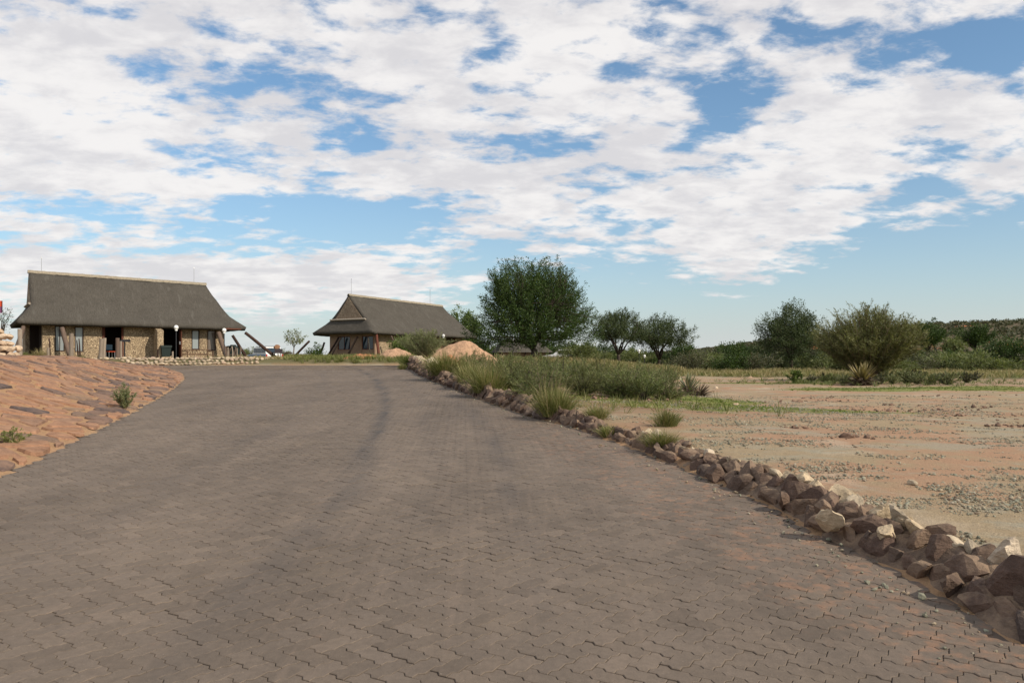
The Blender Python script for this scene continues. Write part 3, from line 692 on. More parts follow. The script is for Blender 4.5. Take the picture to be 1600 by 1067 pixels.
heap('sand_heap', 1.1, 46.5, 3.4, 1.6, .66, MHEAP, 'low long sand ridge running right of the large heap', seed=4)
heap('soil_heap', -6.9, 47.5, 1.75, 1.3, .62, MHEAP, 'stony tan heap in front of the smaller thatched house', seed=7)
heap('soil_heap', -9.0, 48.5, 1.9, 1.0, .30, MHEAPR, 'low rust-red earth heap among grass below the smaller house', seed=9)
heap('chalk_bank', -3.35, 33.0, .62, 4.0, .34, MCHALK, 'pale chalky spoil bank on the far end of the rock kerb', seed=11, rough=.08, rz=.10)
heap('soil_heap', -3.0, 37.5, .8, .7, .40, MHEAPR, 'small orange earth lump behind the chalky bank', seed=13)
# ------------------------------------------------------------------ thatched houses
PROF = [(0, 5.72), (.35, 5.32), (.8, 4.84), (1.3, 4.34), (1.8, 3.87), (2.3, 3.45), (2.75, 3.10), (3.2, 2.78), (3.6, 2.50), (3.95, 2.28)]
KG = 5   # profile row where the gable ends and the skirt begins
def roof(root, L, drop, tr=(0, .12, .3, .47, .64, .82, 1.02, 1.33, 1.62, 1.85), tl=(0, 0, 0, 0, 0, 0, -.22, -.46, -.70, -.88), seed=0, sc=1.):
    g = Geo(); nt = 46; n = len(PROF)
    def pt(i, t, sgn, tfrac): e, z = PROF[i]; z = z * sc - drop * tfrac * (1 if i < 3 else .4); return (t, -sgn * e * sc, z)
    bm = bmesh.new(); rows = {}
    def jit(p): return Vector((p[0], p[1], p[2] + .05 * mnoise.noise(Vector((p[0] * .8, p[1] * .8 + seed, p[2])))  + .03 * mnoise.noise(Vector((p[0] * 3.2, p[1] * 4 + seed, p[2] * 4)))))
    for sgn in (1, -1):
        for i in range(n):
            if i == 0 and sgn == -1: rows[(0, -1)] = rows[(0, 1)]; continue
            a, b = tl[i] , L + tr[i]
            rows[(i, sgn)] = [bm.verts.new(jit(pt(i, a + (b - a) * k / nt, sgn, k / nt))) for k in range(nt + 1)]
        for i in range(n - 1):
            A, B = rows[(i, sgn)], rows[(i + 1, sgn)]
            for k in range(nt): bm.faces.new((A[k], A[k + 1], B[k + 1], B[k]) if sgn == -1 else (A[k], B[k], B[k + 1], A[k + 1]))
    m = 14
    for end in (0, -1):
        prev = None
        for i in range(KG, n):
            f, b = rows[(i, 1)][end], rows[(i, -1)][end]; line = [f]
            for k in range(1, m):
                t = k / m; p = f.co.lerp(b.co, t); bulge = (i - KG) / (n - KG) * .0
                line.append(bm.verts.new(jit((p.x, p.y, p.z))))
            line.append(b)
            if prev:
                for k in range(m): bm.faces.new((prev[k], prev[k + 1], line[k + 1], line[k]) if end == 0 else (prev[k], line[k], line[k + 1], prev[k + 1]))
            prev = line
    bmesh.ops.recalc_face_normals(bm, faces=bm.faces)
    up = sum((f.normal.z for f in bm.faces), 0)
    if up < 0: bmesh.ops.reverse_faces(bm, faces=bm.faces)
    me = bpy.data.meshes.new('thatch_roof'); bm.to_mesh(me); bm.free(); me.materials.append(MT)
    me.polygons.foreach_set('use_smooth', np.ones(len(me.polygons), bool))
    o = link('thatch_roof', me, root); md = o.modifiers.new('thick', 'SOLIDIFY'); md.thickness = .27; md.offset = -1
    return o
def ridge(root, L, drop, roofo, sc=1., x0=-.06):
    g = Geo(); n = 60; V = []; cs = [(-.17, -.15), (-.10, -.01), (0, .05), (.10, -.01), (.17, -.15)]
    for k in range(n + 1):
        t = k / n; x = x0 + (L - x0 + .1) * t
        for (a, b) in cs: V.append((x, a * (1 + .15 * mnoise.noise(Vector((x * 5, a * 9, 0)))), PROF[0][1] * sc - drop * t + b + .03 * mnoise.noise(Vector((x * 4, a * 7, 3)))))
    g.add(V, grid_faces(n + 1, 5)); return g.build('ridge_cap', MRIDGE, roofo)
def gable(root, t, drop, sc=1., mat=MW2, ledge=True, side=-1, lw=4.45, lo=.08):
    g = Geo(); e, z = PROF[KG]; pts = [(t, -PROF[i][0] * sc * .93, PROF[i][1] * sc - .26 - drop) for i in range(KG, -1, -1)] + [(t, PROF[i][0] * sc * .93, PROF[i][1] * sc - .26 - drop) for i in range(1, KG + 1)]
    pts = [(t, -2.2 * sc, (z * sc - .35 - drop))] + pts + [(t, 2.2 * sc, (z * sc - .35 - drop))]; n = len(pts)
    V = pts + [(x - side * .15, y, zz) for x, y, zz in pts]
    g.add(V, [list(range(n))], [[n + k for k in range(n)][::-1]], [[k, (k + 1) % n, n + (k + 1) % n, n + k] for k in range(n)]); g.build('gable_panel', mat, root)
    if ledge:
        g = Geo(); box(g, (t + side * lo, 0, z * sc - .02 - drop), (.28, lw * sc, .10), ry=side * -.5); g.build('gable_ledge', MLEDGE, root)
def wallbox(root, a, b, mat=MW, name='wall'):
    g = Geo(); bbox(g, a, b); bm = bmesh.new(); me = g.mesh(name, mat); bm.from_mesh(me); bmesh.ops.bevel(bm, geom=bm.edges[:], offset=.04, segments=2, affect='EDGES'); bm.to_mesh(me); bm.free()
    return link(name, me, root)
def window(root, t0, t1, z0, z1, y, pane=MPANE, fr=MWD, axis='x', bars=0):
    """frame with a pane set inside; lies in the wall whose outer face is at y (or at x for end walls)"""
    g = Geo(); w = .055
    def bb(gg, a, b, z_a, z_b, d0, d1):
        if axis == 'x': bbox(gg, (a, d0, z_a), (b, d1, z_b))
        else: bbox(gg, (d0, a, z_a), (d1, b, z_b))
    s = 1 if axis == 'x' else 1
    bb(g, t0, t0 + w, z0, z1, y + .03, y + .12); bb(g, t1 - w, t1, z0, z1, y + .03, y + .12); bb(g, t0 + w, t1 - w, z1 - w, z1, y + .03, y + .12); bb(g, t0 + w, t1 - w, z0, z0 + w, y + .03, y + .12)
    for k in range(bars): xx = t0 + (t1 - t0) * (k + 1) / (bars + 1); bb(g, xx - .02, xx + .02, z0 + w, z1 - w, y + .04, y + .10)
    f = g.build('window', fr, root); g = Geo(); bb(g, t0 + w, t1 - w, z0 + w, z1 - w, y + .075, y + .085); g.build('pane', pane, f); return f
def logpart(root, a, b, r0, r1=None, mat=MWM, name='prop_log', bend=.03):
    a = Vector(a); b = Vector(b); r1 = r1 or r0; g = Geo(); n = 7; pts = []
    for k in range(n):
        t = k / (n - 1); p = a.lerp(b, t); p += Vector((mnoise.noise(a + Vector((t * 2, 0, 0))), mnoise.noise(a + Vector((0, t * 2, 5))), 0)) * bend * (1 if 0 < k < n - 1 else 0); pts.append(p)
    tube(g, pts, [r0 + (r1 - r0) * k / (n - 1) for k in range(n)], 9, .05)
    return g.build(name, mat, root, smooth=True)
def rod(root, t, y, z, h):
    g = Geo(); tube(g, [(t, y, z - .2), (t, y, z + h)], .014, 5); tube(g, [(t, y, z + h * .97), (t, y, z + h + .05)], [.03, .01], 5); return g.build('lightning_rod', MMET, root)
def globe(parent, x, y, z, r=.15, base=True):
    bm = bmesh.new(); bmesh.ops.create_uvsphere(bm, u_segments=16, v_segments=10, radius=r); me = bpy.data.meshes.new('lamp_globe'); bm.to_mesh(me); bm.free(); me.materials.append(MGLOBE)
    me.polygons.foreach_set('use_smooth', np.ones(len(me.polygons), bool)); link('lamp_globe', me, parent, (x, y, z))
    if base: g = Geo(); tube(g, [(x, y, z - r * 1.55), (x, y, z - r * .8)], [r * .5, r * .62], 10); g.build('lamp_holder', MGLOBE, parent)

# local frames: x along the ridge, -y towards the drive, z = 0 at the terrace
B1X, B1Y, B1A = -31.56, 52.0, math.atan2(.57, .82)
def t1(px, e): k = (px - 800) / F; ax, ay = -31.56 + .57 * e, 52 - .82 * e; return (k * ay - ax) / (.82 - .57 * k)
def d1(px, e): return 52 - .82 * e + .57 * t1(px, e)
def z1(px, py, e): return (560 - py) / F * d1(px, e)
def house1():
    root = empty('thatched_house', (B1X, B1Y, EYE), B1A, 'long thatched house with pebble walls, open doorways and leaning log props, left of the drive', 'house')
    L = 11.05; ro = roof(root, L, .24); ridge(root, L, .24, ro); gable(root, .0, 0, lw=4.3, lo=.02); gable(root, L - .2, .1, side=1, ledge=False)
    e = 3.05; yw = -e; TH = .32; top = 2.56; T = lambda px: t1(px, e)
    seg = lambda a, b, z0=-.25, z1_=top, nm='wall', m=MW: wallbox(root, (T(a), yw, z0), (T(b), yw + TH, z1_), m, nm)
    seg(66, 86); seg(86, 101.5, -.25, .45); seg(86, 101.5, 2.05, top); seg(101.5, 117); seg(117, 130.5, -.25, .42); seg(117, 130.5, 2.02, top); seg(130.5, 160)
    seg(160, 193, 2.35, top); seg(193, 252)
    seg(252, 283, 2.42, top); seg(283, 299.5); seg(299.5, 311.5, -.25, .62); seg(299.5, 311.5, 1.95, top); seg(311.5, 324); seg(324, 337, -.25, .55); seg(324, 337, 1.95, top); seg(337, 350.5)
    window(root, T(86), T(101.5), .45, 2.05, yw, MPANE, MWD, bars=1); window(root, T(117), T(130.5), .42, 2.02, yw, MPANE, MWD)
    window(root, T(299.5), T(311.5), .62, 1.95, yw, MPANE, MWD); window(root, T(324), T(337), .55, 1.95, yw, MPANE3, MWD)
    tR = T(350.5)
    wallbox(root, (tR - TH, yw + TH, -.3), (tR, 2.6, 2.6), MW); wallbox(root, (0.05, 2.3, -.3), (tR, 2.6, 2.6), MW)
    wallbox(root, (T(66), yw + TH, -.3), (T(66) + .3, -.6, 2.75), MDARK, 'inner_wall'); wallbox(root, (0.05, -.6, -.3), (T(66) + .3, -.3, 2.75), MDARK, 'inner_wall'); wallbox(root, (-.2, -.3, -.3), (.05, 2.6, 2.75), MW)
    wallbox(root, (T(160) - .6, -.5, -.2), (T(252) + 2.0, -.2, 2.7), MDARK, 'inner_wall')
    g = Geo(); bbox(g, (.1, yw - .35, -.12), (tR + .2, 2.5, .0)); g.build('floor', MFLOOR, root)
    # ceiling keeps the rooms dark
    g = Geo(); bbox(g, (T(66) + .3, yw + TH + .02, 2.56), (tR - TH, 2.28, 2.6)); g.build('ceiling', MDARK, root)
    # door frames and leaf
    for a, b, zt, nm in ((160, 193, 2.35, 0), (252, 283, 2.42, 1)):
        g = Geo(); w = .11; bbox(g, (T(a), yw - .02, -.05), (T(a) + w, yw + .2, zt)); bbox(g, (T(b) - w, yw - .02, -.05), (T(b), yw + .2, zt)); bbox(g, (T(a) + w, yw - .02, zt - w), (T(b) - w, yw + .2, zt)); f = g.build('door_frame', MWR, root)
    g = Geo(); bbox(g, (T(163.5), yw + .22, 0), (T(163.5) + .06, yw + 1.05, 2.2)); d = g.build('door', MWR, root); g = Geo(); box(g, (T(163.5) + .09, yw + .95, 1.05), (.06, .12, .03)); g.build('handle', MMET, d)
    g = Geo(); bbox(g, (T(281) - .05, yw - .55, 0), (T(281), yw - .03, 2.2)); d = g.build('door', MWR, root)
    for zz in (1.1, 1.0): g = Geo(); box(g, (T(281) - .10, yw - .47, zz), (.10, .06, .06)); g.build('handle', MMET, d)
    g = Geo(); bbox(g, (T(252) + .0, yw - .12, -.2), (T(268), yw + .04, .18)); g.build('threshold', MW, root)
    # buttress wall beside the second doorway with a lower outer pier
    g = Geo(); a, b = T(236.5), T(246); y0, y1 = yw - 1.35, yw + .05
    prof = [(y0, -.25), (y1, -.25), (y1, 2.45), (yw - .35, 2.42), (yw - .75, 1.95), (y0, 1.85)]
    V = [(a + .12, y, z) for y, z in prof] + [(b + .12, y, z) for y, z in prof]; n = len(prof)
    g.add(V, [list(range(n))], [[n + k for k in range(n)][::-1]], [[k, n + k, n + (k + 1) % n, (k + 1) % n] for k in range(n)]); g.build('buttress', MW, root)
    # leaning log props under the eaves
    yb = -4.95
    def prop(pxa, pya, pxb, pyb, r, ea=3.75, eb=4.3, m=MWM): ta, tb = t1(pxa, ea), t1(pxb, eb); logpart(root, (tb, -eb, z1(pxb, pyb, eb)), (ta, -ea, z1(pxa, pya, ea)), r, r * .9, m)
    prop(97, 512, 109, 556, .15); prop(37, 510, 26, 545, .13); prop(341, 519, 355, 562, .17, 3.6, 4.2); prop(363, 524, 386, 561, .11, 3.5, 3.5, MWD); prop(383, 520, 434, 561, .12, 3.95, 3.4, MWD)
    logpart(root, (t1(79, 4.1), -4.1, -.1), (t1(77, 4.0), -4.0, 1.25), .07, .04, MWD, 'stake'); logpart(root, (t1(123, 4.1), -4.1, -.1), (t1(120, 4), -4.0, 1.15), .06, .03, MWD, 'stake'); logpart(root, (t1(126, 4.1), -4.1, -.1), (t1(123.5, 4), -4.0, 1.25), .06, .03, MWD, 'stake')
    # wall plate and rafters seen under the right-hand eave
    g = Geo(); bbox(g, (tR - .2, -3.9, 2.02), (L + 1.5, -3.78, 2.16)); bbox(g, (tR - .2, 3.3, 2.02), (L + 1.5, 3.42, 2.16)); bbox(g, (L + 1.35, -3.78, 2.02), (L + 1.47, 3.3, 2.14)); g.build('wall_plate', MWR, root)
    rod(root, t1(65, 0), 0, 5.6, 1.02); rod(root, t1(303, 0), 0, 5.42, 1.15)
    return root
HOUSE1 = house1()
def loc1(px, e, z=None, py=None): # world point on the terrace in front of the long house
    t = t1(px, e); x = B1X + .82 * t / math.hypot(.82, .57) ; return None
def p1(px, D, py=None):
    X = (px - 800) / F * D; return Vector((X, D, (EYE + (560 - py) / F * D) if py is not None else Hs(X, D)))

U2 = (math.cos(math.radians(55)), math.sin(math.radians(55))); N2 = (U2[1], -U2[0])
def t2(px, e): k = (px - 800) / F; ax, ay = -14.55 + N2[0] * e, 71 + N2[1] * e; return (k * ay - ax) / (U2[0] - U2[1] * k)
def z2(px, py, e): return (560 - py) / F * (71 + N2[1] * e + U2[1] * t2(px, e))
def e2(px, t): k = (px - 800) / F; ax, ay = -14.55 + U2[0] * t, 71 + U2[1] * t; return (k * ay - ax) / (N2[0] - N2[1] * k)
def house2():
    root = empty('thatched_house', (-14.55, 71.0, EYE), math.radians(55), 'smaller thatched house with pebbled gable and slanting poles, right of the sapling', 'house')
    L = 12.8; ro = roof(root, L, .30, seed=9, tl=(0, 0, 0, 0, 0, -.05, -.22, -.42, -.60, -.75), tr=(0, .1, .25, .4, .5, .6, .7, .8, .9, 1.0)); ridge(root, L, .30, ro); gable(root, -.03, 0); gable(root, L - .2, .1, side=1, ledge=False)
    yw = -3.0; x0 = .45; TH = .3
    wb = lambda a, b, m=MPLAS: wallbox(root, a, b, m)
    # end wall facing the sapling, two dark windows
    wins = [(-e2(583, x0), -e2(565.5, x0)), (-e2(547, x0), -e2(528, x0))]; wins = [tuple(sorted(w)) for w in wins]; wins.sort()
    ys = [-2.8] + [v for w in wins for v in w] + [3.0]
    for k in range(0, len(ys), 2): wb((x0, ys[k], -.5), (x0 + TH, ys[k + 1], 2.75))
    for w in wins: wb((x0, w[0], -.5), (x0 + TH, w[1], .78)); wb((x0, w[0], 1.98), (x0 + TH, w[1], 2.75)); window(root, w[0], w[1], .78, 1.98, x0, MPANE2, MWR, axis='y', bars=1)
    T = lambda px: t2(px, 3.0)
    for a, b in ((x0 + TH, T(625)), (T(655), T(690)), (T(712), L - .2)): wb((a, yw, -.5), (b, yw + TH, 2.6), MW)
    for a, b in ((T(625), T(655)), (T(690), T(712))): wb((a, yw, 2.1), (b, yw + TH, 2.6), MW); g = Geo(); w = .1; bbox(g, (a, yw - .02, 0), (a + w, yw + .2, 2.1)); bbox(g, (b - w, yw - .02, 0), (b, yw + .2, 2.1)); g.build('door_frame', MWR, root)
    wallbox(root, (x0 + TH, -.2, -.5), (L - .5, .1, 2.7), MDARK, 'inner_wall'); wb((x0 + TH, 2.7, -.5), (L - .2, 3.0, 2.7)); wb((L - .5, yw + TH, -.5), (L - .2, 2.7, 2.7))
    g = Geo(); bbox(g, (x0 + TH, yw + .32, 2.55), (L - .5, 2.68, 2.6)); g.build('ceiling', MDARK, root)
    g = Geo(); bbox(g, (x0 + .02, -2.75, 2.3), (x0 - .08, 3.0, 2.45)); g.build('wall_plate', MWR, root)
    def pole(pxa, pya, pxb, pyb, r, ta, tb, m):
        # poles lean out from the wall under the gable skirt
        ea, eb = e2(pxa, ta), e2(pxb, tb); Da = 71 + N2[1] * ea + U2[1] * ta; Db = 71 + N2[1] * eb + U2[1] * tb
        logpart(root, (tb, -eb, (560 - pyb) / F * Db), (ta, -ea, (560 - pya) / F * Da), r, r * .9, m)
    pole(533, 527, 517, 556, .10, -.1, -.5, MWM); pole(529, 528, 512, 556, .09, 0., -.4, MWD); pole(559, 526, 545, 552, .10, 0., -.2, MWM); pole(588, 521, 592, 555, .13, -.3, -.5, MWR); pole(483.5, 533, 457, 560, .11, -.7, -1.2, MWD); pole(507, 535, 501, 552, .10, .0, -.1, MWD)
    pole(611, 525, 617, 536, .09, .9, 1.2, MWM); pole(576, 528, 577.5, 549, .05, -.3, -.3, MRIDGE)
    rod(root, t2(549, 0), 0, 5.6, 1.5); rod(root, t2(672, 0), 0, 5.4, 1.5)
house2()
def house3():
    root = empty('thatched_hut', (1.1, 93, 1.55), math.radians(12), 'low grey thatched roof glimpsed under the dark round tree', 'hut')
    g = Geo(); V = [(-3.2, -2.4, .75), (3.2, -2.4, .75), (3.2, 2.4, .75), (-3.2, 2.4, .75), (-2.2, 0, 2.3), (1.8, 0, 2.3)]
    g.add(V, [[0, 1, 5, 4], [2, 3, 4, 5]], [[1, 2, 5], [3, 0, 4]], [[3, 2, 1, 0]]); g.build('thatch_roof', MT, root)
    for x in (-2.9, 0, 2.9):
        for y in (-2.1, 2.1): logpart(root, (x, y, -1.2), (x, y, .8), .1, .09, MWD, 'post', 0)
    g = Geo(); bbox(g, (-2.5, -1.7, -1.2), (2.5, 1.7, .72)); g.build('wall', MPLAS, root)
house3()

# ------------------------------------------------------------------ things around the houses
def upright(px, py0, py1, D, w, label, mat=MWG, lean=0, group=None, name='wooden_post'):
    base = W(px, py1, D); zb = Hs(base.x, base.y); top = EYE + (560 - py0) / F * D
    g = Geo(); pts = [(0, 0, -.15), (0, 0, .02), (lean * .4, 0, (top - zb) * .5), (lean, 0, top - zb)]; tube(g, pts, [w * 1.05, w, w * .93, w * .9], 9, .06)
    o = g.build(name, mat, None, loc=(base.x, base.y, zb)); tag(o, label, 'post', group); return o
upright(31.5, 514, 556, 46.5, .13, 'squared pale post beside the stacked pale boulders at the far left')
upright(75.5, 543, 556, 46.3, .08, 'thin low grey stake under the left window of the long house')
upright(111.8, 521, 556, 46.6, .13, 'grey upright post between the two left windows of the long house')
upright(157.5, 529, 559, 46.5, .12, 'thick grey stump post left of the first doorway', lean=.06); upright(162.5, 528, 559, 46.8, .10, 'slim grey post touching the thick stump left of the first doorway', lean=.05)
upright(184, 528, 561, 46.3, .12, 'brown stained post right of the first doorway', MWM); upright(189, 533, 560, 46.6, .08, 'short pale post leaning on the stained one by the first doorway')
upright(247, 546, 560, 50.2, .06, 'short dark stump below the buttress pier', MWD); upright(270, 549, 560, 50.4, .06, 'short grey stump in front of the second doorway')
def mailbox():
    b = p1(195, 47.6); r = empty('letterbox_stand', b, .3, 'dark box on a thin stand right of the first doorway', 'letterbox'); h = 1.05
    g = Geo(); tube(g, [(0, 0, -.1), (0, 0, h)], .035, 7); g.build('pole', MBLK, r); g = Geo(); box(g, (.05, 0, h + .05), (.5, .28, .14)); g.build('box', MBLK, r)
mailbox()
def bench():
    D = 51.0; a = p1(293, 49.6); b = p1(333, 51.6); ang = math.atan2(b.y - a.y, b.x - a.x); Ln = (b - a).length; zb = min(Hs(a.x, a.y), Hs(b.x, b.y)) - .02
    r = empty('garden_bench', (a.x, a.y, zb), ang, 'rustic branch-backed wooden bench below the right-hand windows of the long house', 'bench')
    for x in (0, Ln):
        for y, h in ((0, .50), (.45, .66)): g = Geo(); tube(g, [(x, y, -.05), (x, y, h)], .038, 7); g.build('leg', MBENCH, r)
        g = Geo(); tube(g, [(x, -.04, .5), (x, .5, .55)], .032, 7); g.build('armrest', MBENCH, r)
    for k in range(5): g = Geo(); box(g, (Ln / 2, .02 + k * .1, .30), (Ln, .07, .035)); g.build('seat_slat', MBENCH, r)
    g = Geo(); tube(g, [(0, .45, .64), (Ln * .3, .45, .60), (Ln * .7, .45, .61), (Ln, .45, .64)], .032, 7); g.build('back_rail', MBENCH, r)
    g = Geo(); tube(g, [(0, .45, .34), (Ln, .45, .34)], .03, 7); g.build('back_rail', MBENCH, r)
    for (x0, x1) in ((.12, .22), (.3, .36), (.42, .40), (.5, .56), (.62, .55), (.72, .66), (.88, .8), (.2, .3)):
        g = Geo(); tube(g, [(Ln * x0, .45, .34), (Ln * (x0 + x1) / 2 + .02, .45, .48), (Ln * x1, .45, .62)], .018, 5); g.build('back_branch', MBENCH, r)
bench()
def binthing():
    b = p1(259, 52.6); b.z = EYE + .12; r = empty('waste_bin', b, B1A, 'dark green bin with a lid standing in the second doorway', 'bin')
    g = Geo(); V = []
    for z, w in ((0, .24), (.66, .31)): V += [(-w, -w * .8, z), (w, -w * .8, z), (w, w * .8, z), (-w, w * .8, z)]
    g.add(V, [[0, 1, 5, 4], [1, 2, 6, 5], [2, 3, 7, 6], [3, 0, 4, 7], [3, 2, 1, 0], [4, 5, 6, 7]]); g.build('bin_body', MBIN, r)
    g = Geo(); box(g, (0, 0, .70), (.68, .56, .07)); box(g, (0, -.26, .63), (.66, .05, .06)); g.build('lid', MBIN, r)
binthing()
def chair_inside():
    b = p1(173, 51.0); b.z = EYE; r = empty('chair', b, B1A + .3, 'small red-seated chair in the shade of the first doorway', 'chair')
    g = Geo(); box(g, (0, 0, .44), (.42, .42, .04)); g.build('seat', MREDCLOTH, r)
    for x in (-.18, .18):
        for y in (-.18, .18): g = Geo(); tube(g, [(x, y, 0), (x, y, .42)], .018, 6); g.build('leg', MMET, r)
    g = Geo(); box(g, (0, .20, .72), (.40, .03, .34)); g.build('backrest', MPANE2, r)
chair_inside()
def lamp(px, py, D, label, r=.15, name='globe_lamp', pole=MBLK):
    p = p1(px, D); top = EYE + (560 - py) / F * D; o = empty(name, p, 0, label, 'lamp')
    g = Geo(); tube(g, [(0, 0, -.1), (0, 0, top - p.z - r * 1.4)], .03, 8); tube(g, [(0, 0, -.05), (0, 0, .12)], [.07, .05], 8); g.build('pole', pole, o); globe(o, 0, 0, top - p.z, r)
lamp(275.5, 511.5, 48.6, 'white globe lamp on a dark post beside the second doorway of the long house', .135)
lamp(350.5, 516, 50.4, 'white globe lamp on a dark post at the right corner of the long house', .13)
lamp(693, 524.5, 68, 'white globe lamp before the eave of the smaller house', .13); lamp(801.5, 533.5, 70, 'white globe lamp in front of the grey hut roof under the dark tree', .13)
lamp(998.5, 548, 72, 'small white globe lamp below the right-hand flat acacia', .13); lamp(1007, 556, 74, 'lowest white globe lamp in the scrub right of the flat acacias', .11)
lamp(835, 550.5, 74, 'low white globe lamp between the forked trunks of the dark tree', .09)
def pole_fence():
    a = p1(352, 53.6); r = empty('pole_fence', a, 0, 'short screen of crooked upright poles at the right end of the long house', 'fence')
    xs = [353, 355.5, 359, 363, 367.5, 371, 374.5, 376.5]
    for k, px in enumerate(xs):
        p = p1(px, 53.6 + .25 * k); hh = EYE + (560 - (541 + (k % 3) * 1.5)) / F * p.y - p.z
        g = Geo(); q = p - a; tube(g, [(q.x, q.y, q.z - .1), (q.x + random.uniform(-.05, .05), q.y, q.z + hh * .5), (q.x + random.uniform(-.06, .06), q.y, q.z + hh)], [.055, .045, .04], 7, .08); g.build('fence_pole', MWG if k % 2 else MWM, r)
    b = p1(377, 55.4) - a
    g = Geo(); tube(g, [(0, .05, .3), (b.x, b.y + .05, b.z + .3)], .02, 5); g.build('fence_rail', MWM, r)
    t = p1(364.5, 57); o = empty('water_tank', t, 0, 'dark round water tank behind the crooked pole screen', 'tank')
    g = Geo(); hz = EYE + (560 - 540) / F * 57 - t.z; n = 22; pr = [(.0, .52), (hz * .88, .52), (hz * .97, .46), (hz, .2)]
    tube(g, [(0, 0, z) for z, _ in pr], [q for _, q in pr], n); g.build('tank_body', MBIN, o, smooth=False)
    g = Geo(); tube(g, [(0, 0, hz - .02), (0, 0, hz + .06)], .2, 14); g.build('lid', MBIN, o)
pole_fence()
def rail():
    a = p1(425, 58); r = empty('timber_railing', a, 0, 'thin dark railing between the parked pickup and the sapling', 'railing')
    top = EYE + (560 - 551.2) / F * 58
    g = Geo(); e = p1(456, 58); box(g, ((e.x - a.x) / 2, 0, top - a.z), (e.x - a.x + .1, .07, .08)); g.build('top_rail', MWD, r)
    for px in (426, 434.5, 444.5, 454): q = p1(px, 58) - a; g = Geo(); box(g, (q.x, 0, (top - a.z) / 2 - .05), (.06, .06, top - a.z)); g.build('rail_post', MWD, r)
    a = p1(433.5, 57.5); o = empty('cased_box', a, .15, 'dark grey case with a rust-brown bundle on top standing behind the railing', 'box')
    zt = EYE + (560 - 545) / F * 57.5 - a.z; zb = EYE + (560 - 552) / F * 57.5 - a.z
    for x in (-.2, .2): g = Geo(); box(g, (x, 0, zb / 2), (.06, .06, zb)); g.build('stand_leg', MBLK, o)
    g = Geo(); box(g, (.08, 0, (zt + zb) / 2), (.50, .4, zt - zb)); g.build('case', simple('grey_case', (.05, .04, .045)), o)
    link('bundle', rock_mesh('bundle', MBROWNCLOTH, 77, 3, 4, (.23, .2, .19), .08), o, (-.02, 0, zt + .12))
rail()
def pickup():
    px, D = 412, 66.5; X = (px - 800) / F * D; zb = Hs(X, D); r = empty('pickup_truck', (X, D, zb), math.radians(41), 'white and blue pickup with dark windows and a red tail light, parked beyond the railing', 'pickup')
    # body runs along local y (rear at -y), seen from behind on its left side
    s = (EYE + (560 - 542.2) / F * D - zb) / 1.78
    def B(name, prof, x0, x1, m, z=0):
        g = Geo(); n = len(prof); V = [(x0 * s, y * s, zz * s) for y, zz in prof] + [(x1 * s, y * s, zz * s) for y, zz in prof]
        g.add(V, [list(range(n))], [[n + k for k in range(n)][::-1]], [[k, n + k, n + (k + 1) % n, (k + 1) % n] for k in range(n)]); me = g.mesh(name, m)
        bm = bmesh.new(); bm.from_mesh(me); bmesh.ops.bevel(bm, geom=bm.edges[:], offset=.035, segments=2, affect='EDGES'); bm.to_mesh(me); bm.free(); return link(name, me, r)
    B('body', [(-2.3, .42), (2.3, .42), (2.42, .6), (2.38, .98), (1.2, 1.12), (-2.36, 1.12), (-2.4, .6)], -.82, .82, MWHITE)
    B('side_panel', [(-2.2, .5), (2.2, .5), (2.25, .95), (1.2, 1.09), (-2.25, 1.09)], -.86, -.80, MBLUE)
    B('canopy', [(-2.28, 1.12), (.9, 1.12), (.35, 1.72), (-2.05, 1.76)], -.74, .74, MWHITE)
    for nm, y0, y1 in (('side_window', -2.0, -1.15), ('side_window', -1.02, -.3), ('side_window', -.2, .45)):
        for sx in (-1, 1): g = Geo(); box(g, (sx * .752 * s, (y0 + y1) / 2 * s, 1.44 * s), (.02, (y1 - y0) * s, .42 * s)); g.build(nm, MPANE2, r)
    g = Geo(); box(g, (0, -2.19 * s, 1.45 * s), (1.3 * s, .03, .46 * s), rx=-.35); g.build('rear_window', MPANE2, r)
    for sx in (-1, 1): g = Geo(); box(g, (sx * .76 * s, -2.40 * s, .92 * s), (.13 * s, .06, .34 * s)); g.build('tail_light', MRED, r)
    g = Geo(); box(g, (0, -2.48 * s, .5 * s), (1.6 * s, .1, .16 * s)); g.build('bumper', MBLK, r)
    g = Geo(); 
    for sx in (-.6, .6): box(g, (sx * s, -.8 * s, 1.80 * s), (.04, 2.2 * s, .04))
    for y in (-1.7, -.8, .1): box(g, (0, y * s, 1.82 * s), (1.24 * s, .04, .03))
    g.build('roof_rack', MBLK, r)
    for sx in (-.78, .78):
        for y in (-1.4, 1.45):
            g = Geo(); tube(g, [((sx - .1) * s, y * s, .34 * s), ((sx + .1) * s, y * s, .34 * s)], .34 * s, 18); w = g.build('wheel', MTYRE, r); g = Geo(); tube(g, [((sx + .09 * np.sign(sx)) * s, y * s, .34 * s), ((sx + .115 * np.sign(sx)) * s, y * s, .34 * s)], .18 * s, 12); g.build('rim', MMET, w)
pickup()
